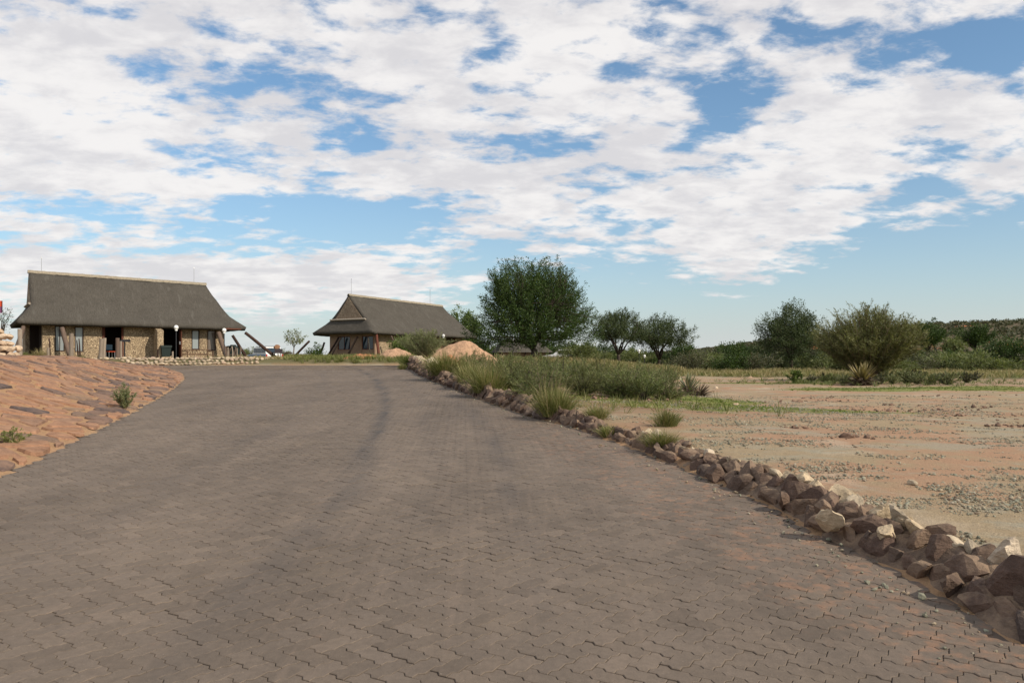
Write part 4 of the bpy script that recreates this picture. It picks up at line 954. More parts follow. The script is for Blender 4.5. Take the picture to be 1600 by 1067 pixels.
def car2():
    D = 84; p = p1(881, D); p.z = EYE + (560 - 546) / F * D - 1.5; r = empty('parked_car', p, math.radians(70), 'white car half hidden behind scrub right of the dark round tree', 'car')
    def B(name, prof, x0, x1, m):
        g = Geo(); n = len(prof); V = [(x0, y, zz) for y, zz in prof] + [(x1, y, zz) for y, zz in prof]; g.add(V, [list(range(n))], [[n + k for k in range(n)][::-1]], [[k, n + k, n + (k + 1) % n, (k + 1) % n] for k in range(n)]); me = g.mesh(name, m)
        bm = bmesh.new(); bm.from_mesh(me); bmesh.ops.bevel(bm, geom=bm.edges[:], offset=.04, segments=2, affect='EDGES'); bm.to_mesh(me); bm.free(); return link(name, me, r)
    B('body', [(-2.1, .35), (2.1, .35), (2.2, .8), (1.1, .98), (-2.1, 1.0)], -.85, .85, MWHITE); B('cabin', [(-2.0, .98), (1.0, .98), (.35, 1.5), (-1.75, 1.5)], -.72, .72, MWHITE)
    for sx in (-1, 1):
        for y0, y1 in ((-1.7, -.8), (-.7, .35)): g = Geo(); box(g, (sx * .73, (y0 + y1) / 2, 1.24), (.02, y1 - y0, .34)); g.build('side_window', MPANE2, r)
        for y in (-1.35, 1.35): g = Geo(); tube(g, [(sx * .7, y, .32), (sx * .88, y, .32)], .32, 16); g.build('wheel', MTYRE, r)
car2()
# pale boulder wall at the left edge of the picture
def boulder_wall():
    root = empty('boulder_wall', (-25.35, 38.5, Hs(-25.3, 38.5)), 0, 'rounded dry wall of stacked pale pinkish boulders at the far left', 'stone wall'); P = [rock_mesh('rock', MPINK, 500 + k, 3, 6, (1, .8, .62), .09) for k in range(7)]
    zb = root.location.z
    for row in range(6):
        n = 13 - row; 
        for k in range(n):
            x = 1.28 - .12 * row ** 1.35 - k * .42 + random.uniform(-.05, .05)
            for dpt in (0, .45):
                if row > 4 and dpt: continue
                link('rock', random.choice(P), root, (x + (row % 2) * .2 - .2, dpt + random.uniform(-.06, .06), .10 + row * .29), (random.gauss(0, .2), random.gauss(0, .2), random.uniform(0, 6)), tuple(random.uniform(.21, .30) for _ in range(3)))
    g = Geo(); pr = [(1.0, 0), (.7, .5), (.2, .9), (-.4, 1.2), (-4.5, 1.3), (-4.5, 0)]; V = [(x, .05, z) for x, z in pr] + [(x, .5, z) for x, z in pr]; n = len(pr)
    g.add(V, [list(range(n))], [[n + k for k in range(n)][::-1]], [[k, n + k, n + (k + 1) % n, (k + 1) % n] for k in range(n)]); g.build('mortar', MMORT, root)
    p = W(0, 490, 44); zb = Hs(p.x, p.y); o = empty('hanging_cloth', (p.x - .02, p.y, zb), 0, 'red and purple cloth on a pole above the pale boulders at the left edge', 'cloth')
    g = Geo(); tube(g, [(-.1, 0, 0), (-.1, 0, EYE + (560 - 470) / F * 44 - zb)], .03, 7); g.build('pole', MBLK, o)
    za = EYE + (560 - 470) / F * 44 - zb; zm = EYE + (560 - 479) / F * 44 - zb; zc = EYE + (560 - 489) / F * 44 - zb
    for a, b, m, nm in ((za, zm, MREDCLOTH, 'red_panel'), (zm, zc, MPURPLE, 'purple_panel')):
        g = Geo(); V = [(-.14 + .3 * k / 8, .03 * math.sin(k * 1.3), z) for k in range(9) for z in (a, b)]; V += [(x, y + .04, z) for x, y, z in V]
        g.add(V, [[2 * k, 2 * k + 2, 2 * k + 3, 2 * k + 1] for k in range(8)], [[18 + 2 * k, 18 + 2 * k + 1, 18 + 2 * k + 3, 18 + 2 * k + 2] for k in range(8)]); g.build(nm, m, o)
boulder_wall()
def cobbles():
    root = empty('cobble_edging', (-22, 44.8, 1.3), 0, 'bank of rounded cream cobbles edging the drive before the long house', 'cobble edging'); off = Vector((-22, 44.8, 1.3))
    P = [rock_mesh('cobble', MCOB, 600 + k, 2, 4, (1, .8, .62), .07) for k in range(8)]; n = 0
    for row in range(4):
        px = 150 if row == 3 else 208 - row * 8
        while px < 402 + row * 8:
            D = 44.4 + row * .62 + (px - 250) * .004 + random.uniform(-.1, .1); X = (px - 800) / F * D; s = random.uniform(.10, .17)
            z = max(Hs(X, D), float(zr(D)) + .02 + .09 * row) + s * .35
            link('cobble', random.choice(P), root, Vector((X, D, z)) - off, (random.gauss(0, .2), random.gauss(0, .2), random.uniform(0, 6)), (s * random.uniform(.9, 1.3), s, s * random.uniform(.8, 1.1))); n += 1
            px += random.uniform(6.2, 8.6)
    print('cobbles', n)
cobbles()
# ------------------------------------------------------------------ vegetation builders
def leaves(g, C, D, ln, wd, rng=RNG, droop=.0):
    """rhombic leaves: C centres Nx3, D directions Nx3"""
    N = len(C); D = D / (np.linalg.norm(D, axis=1, keepdims=True) + 1e-9)
    q = rng.normal(size=(N, 3)); sd = np.cross(D, q); sd /= np.linalg.norm(sd, axis=1, keepdims=True) + 1e-9
    l = (ln * rng.uniform(.7, 1.3, N))[:, None]; w = (wd * rng.uniform(.7, 1.3, N))[:, None]
    V = np.stack([C - D * l / 2, C + sd * w / 2 - D * l * .05, C + D * l / 2, C - sd * w / 2 - D * l * .05], 1).reshape(-1, 3)
    g.add(V, np.arange(N * 4).reshape(N, 4))
def crown_tree(name, label, cat, loc, h, w, base=.2, trunk_h=.25, nclump=160, clump=(.9, .35), per=110, leaf=(.16, .07), mat=ML_DARK, bark=MBARK, r=.2, seed=1, flat=0., fill=.55, group=None, up=.35, forks=6, ragged=.25, lean=0., skirt=0.):
    """h total height, w crown width; the crown is an ellipsoid-like volume filled by elongated sprays that point away from the fork"""
    rng = np.random.default_rng(seed); root = empty(name, loc, 0, label, cat, group)
    cz = h * (base + (1 - base) / 2); rz = h * (1 - base) / 2; rx = w / 2; fork = np.array([0, 0, h * trunk_h])
    d = rng.normal(size=(nclump, 3)); d /= np.linalg.norm(d, axis=1, keepdims=True)
    lump = np.array([1 + ragged * mnoise.noise(Vector(tuple(v * 1.7)) + Vector((seed * 3.1, 0, 0))) * 2 for v in d])
    rad = (fill + (1 - fill) * rng.random(nclump) ** .6); rad = np.where(rng.random(nclump) < .25, rad * rng.uniform(.3, 1, nclump), rad)
    sk = np.where(d[:, 2] < 0, 1 + skirt * np.abs(d[:, 2]), 1.)[:, None] * np.array([1, 1, 0]) + np.array([0, 0, 1])
    if flat: d[:, 2] = np.where(d[:, 2] < 0, d[:, 2] * (1 - flat), d[:, 2])
    C = d * sk * (rad * lump)[:, None] * np.array([rx * .88, rx * .88, rz * .92]) + np.array([lean * w, 0, cz]); C[:, 2] = np.maximum(C[:, 2], h * base * .6 + .1)
    ax = C - fork; ax /= np.linalg.norm(ax, axis=1, keepdims=True); ax[:, 2] += up; ax += rng.normal(0, .22, ax.shape); ax /= np.linalg.norm(ax, axis=1, keepdims=True)
    idx = np.repeat(np.arange(nclump), per); N = len(idx); a = rng.uniform(-1, 1, N); wr = np.sqrt(np.clip(1 - a * a * .85, .05, 1)) * clump[1] * rng.uniform(.75, 1.3, nclump)[idx]
    off = rng.normal(0, .55, (N, 3)) * wr[:, None]; P = C[idx] + ax[idx] * (a * clump[0] * .5 * rng.uniform(.7, 1.3, nclump)[idx])[:, None] + off
    D = ax[idx] + off / (clump[1] + 1e-6) * .9 + rng.normal(0, .5, (N, 3))
    g = Geo(); leaves(g, P, D, leaf[0], leaf[1], rng); g.build('crown', mat, root)
    g = Geo(); R = random.Random(seed); z0 = -.15
    def curve(a, b, n, bend): a, b = Vector(a), Vector(b); return [a.lerp(b, k / n) + Vector((R.gauss(0, bend), R.gauss(0, bend), R.gauss(0, bend) + bend * 2.5 * math.sin(PI * k / n))) * (1 if 0 < k < n else 0) for k in range(n + 1)]
    tops = []
    nf = forks
    if trunk_h > .04: tube(g, curve((0, 0, z0), tuple(fork), 3, r * .25), [r * 1.35, r * 1.05, r * .95, r * .9], 8, .08)
    limb_pts = []
    for k in range(nf):
        an = 2 * PI * (k + R.random() * .6) / nf; e = R.uniform(.45, .75); b = (math.cos(an) * rx * e + lean * w, math.sin(an) * rx * e, cz + rz * R.uniform(-.25, .35)); st = tuple(fork) if trunk_h > .04 else (R.gauss(0, .15), R.gauss(0, .15), z0)
        c = curve(st, b, 5, w * .022); tube(g, c, [r * .6 * (1 - .14 * i) for i in range(6)], 6, .06); limb_pts += [(p, r * .6 * (1 - .14 * i)) for i, p in enumerate(c) if i > 0]
    LP = np.array([tuple(p) for p, _ in limb_pts])
    for k in range(0, nclump, 1 if nclump < 140 else 2):
        c = C[k]; dd = np.linalg.norm(LP - c, axis=1) + .8 * np.maximum(0, LP[:, 2] - c[2]); j = int(dd.argmin()); cc = curve(limb_pts[j][0], tuple(c + ax[k] * clump[0] * .25), 3, w * .012); rr = min(limb_pts[j][1] * .5, .05)
        tube(g, cc, [rr, rr * .7, rr * .45, rr * .25], 4)
    g.build('trunk', bark, root, smooth=True); return root
def blades(g, base, tip, width, sag, rng):
    """curved tapering blades; base, tip Nx3"""
    N = len(base); d = tip - base; side = np.cross(d, np.array([0, 0, 1.]) + rng.normal(0, .4, (N, 3))); side /= np.linalg.norm(side, axis=1, keepdims=True) + 1e-9
    mid = base + d * .55; mid[:, 2] += sag; w = (width * rng.uniform(.6, 1.3, N))[:, None]
    V = np.stack([base - side * w / 2, base + side * w / 2, mid + side * w * .38, mid - side * w * .38, tip], 1).reshape(-1, 3); b = (np.arange(N) * 5)[:, None]
    g.add(V, b + np.array([[0, 1, 2, 3]]), b + np.array([[3, 2, 4]]))
def tuft_arrays(rng, P, per, h, spread, hv=.35):
    N = len(P); idx = np.repeat(np.arange(N), per); n = len(idx); an = rng.random(n) * 2 * PI; rr = rng.random(n) ** .7; hh = h * rng.uniform(1 - hv, 1 + hv, N)[idx] * rng.uniform(.55, 1.1, n)
    base = P[idx] + np.stack([np.cos(an) * spread * .25 * rr, np.sin(an) * spread * .25 * rr, np.full(n, -.02)], 1); an2 = an + rng.normal(0, .5, n)
    tip = base + np.stack([np.cos(an2) * spread * rr, np.sin(an2) * spread * rr, hh * (1 - .35 * rr)], 1); return base, tip, hh
def grass_stuff(name, label, P, per, h, spread, width, mat, seed=1, cat='grass'):
    rng = np.random.default_rng(seed); b, t, hh = tuft_arrays(rng, P, per, h, spread); g = Geo(); blades(g, b, t, width, hh * .12, rng); o = g.build(name, mat); return tag(o, label, cat, kind='stuff')
def tuft(label, x, y, h, spread, n, width=.012, mat=ML_GRASS, seed=1, dry=.25, name='grass_tuft', cat='grass tuft', group=None, z=None):
    rng = np.random.default_rng(seed); r = empty(name, (x, y, Hs(x, y) if z is None else z), 0, label, cat, group)
    P = rng.normal(0, spread * .18, (max(1, n // 16), 3)); P[:, 2] = 0
    b, t, hh = tuft_arrays(rng, P, 16, h, spread, .2); g = Geo(); blades(g, b, t, width, hh * .12, rng); g.build('green_blades', mat, r)
    P = P[:max(1, int(len(P) * dry))]; b, t, hh = tuft_arrays(rng, P, 16, h * 1.25, spread * 1.15, .3); g = Geo(); blades(g, b, t, width * .7, hh * .1, rng); g.build('dry_blades', ML_DRY, r); return r
def fan_shrub(name, label, cat, loc, h, w, stems=40, twigs=10, leafn=14, leaf=(.10, .02), mat=ML_GREY, wood_m=MTWIG, seed=1, rs=.012, up=1.2, group=None, bare=.25, tl=.30, lmin=.72):
    """many thin stems fanning from one base, with side twigs and slender leaves"""
    rng = np.random.default_rng(seed); root = empty(name, loc, 0, label, cat, group); gw = Geo(); C = []; D = []; nseg = 6
    an = rng.random(stems) * 2 * PI; out = rng.random(stems) ** .6; ln = rng.uniform(lmin, 1.08, stems)
    for k in range(stems):
        dx, dy = math.cos(an[k]) * out[k], math.sin(an[k]) * out[k]; pts = []
        top = h * ln[k] * (1 - .38 * out[k] ** 2)
        for i in range(nseg + 1):
            t = i / nseg; pts.append(np.array([dx * w * .5 * t ** .95, dy * w * .5 * t ** .95, top * t ** (1 / up) - .03]) + rng.normal(0, .018 * w * .3, 3) * (i > 0))
        tube(gw, pts, [rs * (1.3 - t / nseg) for t in range(nseg + 1)], 4)
        for j in range(twigs):
            t = rng.uniform(bare, 1.0) * nseg; i = min(int(t), nseg - 1); p = pts[i] + (pts[i + 1] - pts[i]) * (t - i); dirv = pts[i + 1] - pts[i]; dirv = dirv / np.linalg.norm(dirv) + rng.normal(0, .45, 3); dirv[2] = abs(dirv[2]); dirv /= np.linalg.norm(dirv)
            l = tl * rng.uniform(.5, 1.2) * h * .5; q = p + dirv * l; gw.add([p - np.array([rs * .3, 0, 0]), p + np.array([rs * .3, 0, 0]), q], [[0, 1, 2]])
            s = rng.random((leafn, 1)); C.append(p + dirv * l * s + rng.normal(0, leaf[0] * .22, (leafn, 3))); D.append(np.repeat(dirv[None], leafn, 0) + rng.normal(0, .42, (leafn, 3)))
    g = Geo(); leaves(g, np.concatenate(C), np.concatenate(D), leaf[0], leaf[1], rng); g.build('foliage', mat, root); gw.build('stems', wood_m, root); return root
def clone(proto, x, y, s=1., rz=None, label=None, group=None, sz=None, dz=0.):
    c = copy_tree(proto); c.location = (x, y, Hs(x, y) + dz); c.rotation_euler = (0, 0, random.uniform(0, 6) if rz is None else rz); c.scale = (s, s, sz or s)
    if label: c['label'] = label
    if group: c['group'] = group
    return c
LEAFSCALE = 1.0
# ------------------------------------------------------------------ trees
def tree_at(px, D, top, width_px, **k):
    p = G(px, D); h = EYE + (560 - top) / F * D - p.z; w = width_px / F * D; return dict(loc=p, h=h, w=w, **k)
crown_tree('camelthorn_tree', 'large dense dark-green round tree with a forked trunk beside the smaller house', 'tree', **tree_at(833, 62, 404, 180, base=.02, trunk_h=.10, nclump=1050, clump=(1.7, .24), per=92, leaf=(.15, .05), mat=ML_DARK, r=.26, seed=3, fill=.5, up=.18, forks=9, ragged=.13, skirt=.9))
crown_tree('acacia_tree', 'open flat-topped acacia, left one of the pair right of the dark round tree', 'tree', **tree_at(966, 84, 484, 96, base=.20, trunk_h=.14, nclump=240, clump=(1.1, .34), per=84, leaf=(.18, .06), mat=ML_ACACIA, r=.17, seed=8, flat=.45, up=.0, forks=7, ragged=.22, skirt=.5))
crown_tree('acacia_tree', 'wider spreading acacia, right one of the pair right of the dark round tree', 'tree', **tree_at(1030, 88, 495, 98, base=.16, trunk_h=.12, nclump=240, clump=(1.1, .34), per=84, leaf=(.18, .06), mat=ML_ACACIA, r=.17, seed=14, flat=.45, up=.0, forks=8, ragged=.22, skirt=.5))
crown_tree('acacia_tree', 'tall layered acacia with foliage hanging to the ground, left of the big olive broom bush', 'tree', **tree_at(1236, 78, 473, 108, base=.02, trunk_h=.15, nclump=460, clump=(1.2, .38), per=84, leaf=(.17, .06), mat=ML_ACACIA, r=.18, seed=23, up=.05, forks=7, ragged=.2, fill=.45, skirt=.9))
fan_shrub('broom_bush', 'big feathery olive-green broom bush fanning up behind the straw-topped aloe', 'bush', G(1357, 41.5), 3.75, 5.4, stems=210, twigs=36, leafn=10, leaf=(.16, .026), mat=ML_OLIVE, wood_m=MTWIG, seed=4, rs=.02, up=1.1, bare=.22, tl=.34)
crown_tree('leafy_tree', 'pale leafy tree rising behind the right end of the smaller thatched roof', 'tree', **tree_at(722, 90, 482, 66, base=.1, trunk_h=.2, nclump=150, clump=(1.0, .42), per=60, leaf=(.24, .10), mat=ML_FRESH, r=.15, seed=31, up=.4))
crown_tree('sapling_tree', 'small thin sapling with sparse leaves between the two thatched houses', 'tree', **tree_at(459.5, 60, 515, 39, base=.34, trunk_h=.40, nclump=46, clump=(.42, .16), per=17, leaf=(.11, .06), mat=ML_PALE, bark=MTWIG, r=.045, seed=35, flat=.6, up=.1, forks=5, ragged=.3))
crown_tree('bare_tree', 'nearly leafless tree top behind the pale boulders at the left edge', 'tree', **tree_at(2, 60, 474, 44, base=.5, trunk_h=.4, nclump=60, clump=(.8, .2), per=6, leaf=(.10, .05), mat=ML_ACACIA, bark=MTWIGD, r=.08, seed=37, up=.4))
crown_tree('thorn_tree', 'dark flat-crowned thorn tree directly right of the big olive broom bush', 'tree', **tree_at(1447, 118, 504, 62, base=.25, trunk_h=.25, nclump=110, clump=(1.6, .5), per=70, leaf=(.28, .11), mat=ML_DARK, r=.2, seed=41, flat=.6, up=0, forks=6))
crown_tree('thorn_tree', 'dark flat-crowned thorn tree standing alone on the red slope at the right', 'tree', **tree_at(1523, 120, 512, 62, base=.3, trunk_h=.3, nclump=100, clump=(1.6, .5), per=70, leaf=(.28, .11), mat=ML_DARK, r=.2, seed=43, flat=.7, up=0, forks=6))
crown_tree('thorn_tree', 'slender grey thorn tree between the two dark flat-crowned ones', 'tree', **tree_at(1490, 112, 530, 34, base=.35, trunk_h=.35, nclump=60, clump=(1.1, .4), per=50, leaf=(.26, .1), mat=ML_GREY, r=.12, seed=44, flat=.4, up=0, forks=5))
crown_tree('thorn_tree', 'broad dark bushy tree at the right edge below the red slope', 'tree', **tree_at(1585, 72, 528, 104, base=.02, trunk_h=.15, nclump=170, clump=(1.2, .42), per=72, leaf=(.18, .07), mat=ML_DARK, r=.15, seed=46, up=.05, forks=7))
crown_tree('round_bush', 'dark rounded bush on the skyline left of the tall layered acacia', 'bush', **tree_at(1146, 118, 539, 62, base=.0, trunk_h=.12, nclump=90, clump=(1.4, .6), per=60, leaf=(.3, .13), mat=ML_DARK, r=.15, seed=48, up=.05))
crown_tree('round_bush', 'dark bush at the foot of the right-hand flat acacia', 'bush', **tree_at(1068, 100, 541, 50, base=.0, trunk_h=.12, nclump=70, clump=(1.3, .5), per=60, leaf=(.26, .12), mat=ML_DARK, r=.12, seed=49, up=.05))
crown_tree('round_bush', 'low grey-green tree with drooping foliage just right of the dark round tree', 'bush', **tree_at(905, 66, 540, 66, base=.0, trunk_h=.12, nclump=80, clump=(1.0, .4), per=60, leaf=(.17, .06), mat=ML_GREY, r=.1, seed=50, up=.05))
crown_tree('round_bush', 'dark leafy bush before the doorway side of the smaller house', 'bush', **tree_at(628, 57, 527, 38, base=.0, trunk_h=.1, nclump=46, clump=(.6, .3), per=50, leaf=(.13, .06), mat=ML_FRESH, r=.06, seed=51, up=.3))
crown_tree('round_bush', 'small dark bush under the left eave corner of the smaller house', 'bush', **tree_at(494, 70, 540, 26, base=.0, trunk_h=.1, nclump=30, clump=(.6, .3), per=50, leaf=(.14, .07), mat=ML_DARK, r=.06, seed=52, up=.3))
# scrub that closes the far side of the lot
pa = crown_tree('scrub_bush', 'low dusty grey-green scrub bush along the far side of the lot', 'bush', G(1100, 80), 1.7, 4.2, base=0, trunk_h=.1, nclump=55, clump=(.9, .36), per=52, leaf=(.19, .07), mat=ML_GREY, r=.05, seed=61, up=.1, group='scrub bushes along the far side of the lot')
pb = crown_tree('scrub_bush', 'low dark green scrub bush along the far side of the lot', 'bush', G(1180, 86), 1.9, 3.8, base=0, trunk_h=.1, nclump=55, clump=(.9, .36), per=52, leaf=(.19, .08), mat=ML_DARK, r=.05, seed=62, up=.1, group='dark scrub bushes along the far side of the lot')
pc = crown_tree('scrub_bush', 'low brown-green scrub bush along the far side of the lot', 'bush', G(1400, 72), 1.6, 3.8, base=0, trunk_h=.1, nclump=50, clump=(.9, .36), per=52, leaf=(.18, .06), mat=ML_SCRUB, r=.05, seed=63, up=.1, group='brownish scrub bushes along the far side of the lot')
Rv = random.Random(91)
for px in range(900, 1660, 17):
    for D in (Rv.uniform(66, 84), Rv.uniform(88, 116)):
        if px < 1060 and D < 84: continue
        if 1200 < px < 1275 and D < 80: D = 86
        x = (px + Rv.uniform(-8, 8) - 800) / F * D; clone(Rv.choice((pa, pa, pb, pc, pc)), x, D, Rv.uniform(.7, 1.25), sz=Rv.uniform(.6, 1.05))
for px in range(700, 1000, 22):
    D = Rv.uniform(100, 130); x = (px - 800) / F * D; clone(Rv.choice((pa, pb)), x, D, Rv.uniform(.8, 1.3))
for (px, D) in ((-30, 75), (395, 90), (440, 95)): x = (px - 800) / F * D; clone(pa, x, D, .7)
def hillside():
    rng = np.random.default_rng(5); g = Geo(); n = 3000
    y = rng.uniform(118, 300, n); x = rng.uniform(-.02, .72, n) * y; s = rng.uniform(.5, 1.4, n); z = H(x, y)
    per = 34; idx = np.repeat(np.arange(n), per); d = rng.normal(size=(n * per, 3)); d /= np.linalg.norm(d, axis=1, keepdims=True); d[:, 2] = np.abs(d[:, 2]) * .75
    C = np.stack([x, y, z], 1)[idx] + d * s[idx][:, None] * rng.uniform(.6, 1.05, (n * per, 1)); leaves(g, C, d + rng.normal(0, .7, d.shape), .55, .30, rng); o = g.build('hillside_scrub', ML_SCRUB); tag(o, 'grey-brown scrub covering the low red hill on the right horizon', 'scrub', kind='stuff')
hillside()
# ------------------------------------------------------------------ shrubs between the kerb and the lot
TG = 'needle-leaved shrubs crowding behind the rock kerb'; TL = 'grey-green needle-leaved shrub in the thicket behind the rock kerb'
protos = [fan_shrub('thicket_shrub', TL, 'shrub', G(845, 17.6), .98, 1.5, stems=70, twigs=9, leafn=9, leaf=(.085, .012), mat=m, wood_m=w, seed=70 + k, rs=.008, up=1.15, group=TG, bare=.04, lmin=.35) for k, (m, w) in enumerate(((ML_GREY, MTWIG), (ML_GREY, MTWIGD), (ML_OLIVE, MTWIGD)))]
spots = [(845, 17.2, 1.0), (905, 20.5, 1.0), (800, 20.5, .95), (960, 20.8, .9), (1005, 20.2, .78), (1018, 22.5, .95), (880, 24, 1.1), (940, 25, 1.1), (770, 24.5, 1.0), (830, 25, 1.0), (990, 26, 1.0), (1035, 25.5, .9), (735, 28, .9),
         (790, 29, 1.1), (850, 30, 1.1), (910, 30, 1.1), (965, 31, 1.0), (1020, 31, .95), (740, 33, .8), (800, 34, 1.05), (870, 36, 1.1), (930, 36, 1.0), (1000, 37, .9), (760, 38, .9), (1040, 36, .8), (700, 31.5, .55), (715, 27, .5), (860, 41, 1), (940, 42, 1), (825, 42, .9), (1010, 44, .9)]
spots += [(Rv.uniform(790, 1045), Rv.uniform(18.5, 25), Rv.uniform(.5, .95)) for _ in range(22)] + [(Rv.uniform(730, 1050), Rv.uniform(26, 40), Rv.uniform(.6, 1.0)) for _ in range(16)]
for i, (px, D, s) in enumerate(spots):
    x = (px - 800) / F * D
    if i < 3:
        protos[i].location = (x, D, Hs(x, D)); protos[i].scale = (s, s, s); continue
    clone(Rv.choice(protos), x, D, s, sz=s * Rv.uniform(.85, 1.1))
fan_shrub('branching_shrub', 'sparse dark-stemmed shrub forked like an antler at the front of the thicket', 'shrub', G(1005, 18.3), .75, 1.0, stems=34, twigs=8, leafn=8, leaf=(.07, .014), mat=ML_GREY, wood_m=MTWIGD, seed=81, rs=.008, bare=.3)
fan_shrub('broom_shrub', 'pale feathery broom shrub crowning the far end of the rock kerb', 'shrub', G(663, 40.8, .1), 1.5, 3.0, stems=110, twigs=12, leafn=10, leaf=(.13, .017), mat=ML_PALE, wood_m=MTWIG, seed=82, rs=.010, up=1.1, bare=.15)
tuft('fresh green grass tuft at the foot of the pale broom shrub', -5.1, 39.6, .7, .65, 620, .018, ML_FRESH, 5)
# low plants in front of the big broom bush
lp = [fan_shrub('low_shrub', 'knee-high grey-green shrub in the row before the big olive broom bush', 'shrub', G(1300, 38), .55, 1.0, stems=26, twigs=8, leafn=7, leaf=(.075, .025), mat=m, wood_m=MTWIGD, seed=85 + k, rs=.008, bare=.03, group='low shrubs before the big broom bush') for k, m in enumerate((ML_GREY, ML_PALE, ML_SCRUB))]
for i, (px, D, s) in enumerate([(1300, 38.5, 1), (1318, 37.5, .95), (1375, 37, 1.), (1290, 40, .9), (1393, 36.5, .95), (1412, 37, 1.1), (1432, 36.5, 1.0), (1452, 37, 1.15), (1470, 37.5, 1.1), (1488, 37.5, 1.1), (1503, 38.5, 1.0), (1330, 36.5, .7), (1385, 40, 1.2), (1425, 41, 1.3), (1465, 42, 1.3), (1495, 43, 1.2), (1520, 44, 1.0), (1405, 44, 1.5), (1445, 46, 1.5), (1280, 41, .9)]):
    x = (px - 800) / F * D
    if i < 3: lp[i].location = (x, D, Hs(x, D)); lp[i].scale = (s, s, s)
    else: D += Rv.uniform(-1.5, 1.5); x = (px + Rv.uniform(-8, 8) - 800) / F * D; clone(Rv.choice(lp), x, D, s * Rv.uniform(.6, 1.15))
fan_shrub('succulent_bush', 'small stiff green bush alone at the left end of the low shrub row', 'shrub', G(1243, 38.5), .68, .85, stems=30, twigs=6, leafn=8, leaf=(.10, .045), mat=ML_FRESH, wood_m=MTWIGD, seed=90, rs=.01, bare=.1)
fan_shrub('succulent_bush', 'tiny brownish bush right of the stiff green bush in the low shrub row', 'shrub', G(1268, 39), .45, .5, stems=16, twigs=5, leafn=6, leaf=(.09, .04), mat=ML_SCRUB, wood_m=MTWIGD, seed=92, rs=.01, bare=.1)
def aloe(name, label, p, h, w, n, mat, seed, tilt=0., dead=.35):
    rng = np.random.default_rng(seed); r = empty(name, p, 0, label, 'aloe'); r.rotation_euler = (0, tilt, 0)
    g = Geo(); an = rng.random(n) * 2 * PI; el = rng.uniform(.15, 1.45, n)
    for k in range(n):
        d = np.array([math.cos(an[k]) * math.cos(el[k]), math.sin(an[k]) * math.cos(el[k]), math.sin(el[k])]); sd = np.array([-math.sin(an[k]), math.cos(an[k]), 0]); L = h * rng.uniform(.7, 1.05); b = np.array([0, 0, h * .22]); wd = h * .06; nm = np.cross(sd, d) * wd * .5
        up_ = np.array([0, 0, 1.]) * L * .08; pts = [b, b + d * L * .4 , b + d * L * .75 + up_ * .6, b + d * L + up_]
        V = []
        for q, s in zip(pts[:3], (1, .85, .5)): V += [q - sd * wd * s, q - nm * s, q + sd * wd * s]
        V.append(pts[3]); g.add(V, [[0, 1, 4, 3], [1, 2, 5, 4], [3, 4, 7, 6], [4, 5, 8, 7]], [[6, 7, 9], [7, 8, 9]])
    g.build('leaf_rosette', mat, r)
    g = Geo(); m = int(n * 1.6)
    C = rng.normal(0, 1, (m * 4, 3)) * np.array([w * .22, w * .22, h * .13]) + np.array([0, 0, h * .17]); C[:, 2] = np.abs(C[:, 2]); D = C * np.array([1, 1, -.4]) + rng.normal(0, .1, C.shape); leaves(g, C, D, h * .34, h * .05, rng); tag(g.build('dead_skirt', ML_DEAD, r), kind='stuff'); return r
aloe('aloe_plant', 'straw-coloured spiky aloe with a dark dead skirt in front of the big broom bush', G(1347, 36.2), .92, 1.0, 90, ML_DRY, 3)
aloe('aloe_plant', 'pale upright aloe with black dried leaves at the right end of the thicket', G(1076, 24.5), .60, .6, 50, ML_ALOE, 5)
aloe('aloe_plant', 'toppled grey dead aloe head leaning beside the pale upright aloe', G(1088, 23.6), .42, .7, 40, ML_DEAD, 6, tilt=1.0)
ORD = 'first second third fourth fifth sixth seventh eighth ninth tenth eleventh twelfth thirteenth fourteenth fifteenth sixteenth seventeenth eighteenth nineteenth twentieth'.split()
def ordinals(group, fmt, cond=lambda o: True, most=20):
    os_ = [o for o in col.objects if o.get('group') == group and o.parent is None and cond(o)]
    os_.sort(key=lambda o: o.location.x / o.location.y)
    for k, o in enumerate(os_[:most]): o['label'] = fmt % ORD[k]
ordinals('low shrubs before the big broom bush', '%s knee-high grey-green shrub from the left in the row before the big broom bush')
ordinals(TG, '%s grey-green needle-leaved shrub from the left along the front of the thicket', lambda o: o.location.y < 20.6)
for grp, nm in (('scrub bushes along the far side of the lot', 'dust-covered grey-green'), ('dark scrub bushes along the far side of the lot', 'dark green'), ('brownish scrub bushes along the far side of the lot', 'brown-green')):
    ordinals(grp, '%s low ' + nm + ' scrub bush from the left in the nearer row beyond the lot', lambda o: 60 < o.location.y < 87 and o.location.x > 0)
# ------------------------------------------------------------------ grass tufts that can be picked out
D0 = lambda py: 1.6 / ((py - 560) / F + .03)
tuft('big yellow-green grass tuft growing over the kerb in front of the thicket', 0.80, 14.9, .60, .50, 950, .009, ML_GRASS, 11, .3)
tuft('green grass tuft on the gravel just behind the kerb', 2.42, 12.5, .33, .28, 520, .007, ML_GRASS, 12, .25)
tuft('small pale tuft on the kerb where the shrubs end', 1.45, 13.7, .26, .28, 420, .008, ML_GRASS, 13, .5)
tuft('flattened dry-green tuft spilling over the kerb beside the red sand gap', 2.02, 10.75, .24, .30, 420, .008, ML_GRASS, 14, .6)
tuft('short green tuft where the kerb rocks are missing', 1.50, 12.3, .22, .25, 300, .007, ML_GRASS, 15, .4)
tuft('little yellow-green tuft at the foot of the far end of the kerb', -5.05, 36.6, .45, .25, 260, .014, ML_GRASS, 16, .3)
tuft('dry stalks standing on the stony bank behind the kerb left part', -1.2, 23.0, .75, .6, 500, .012, ML_GRASS, 17, .5)
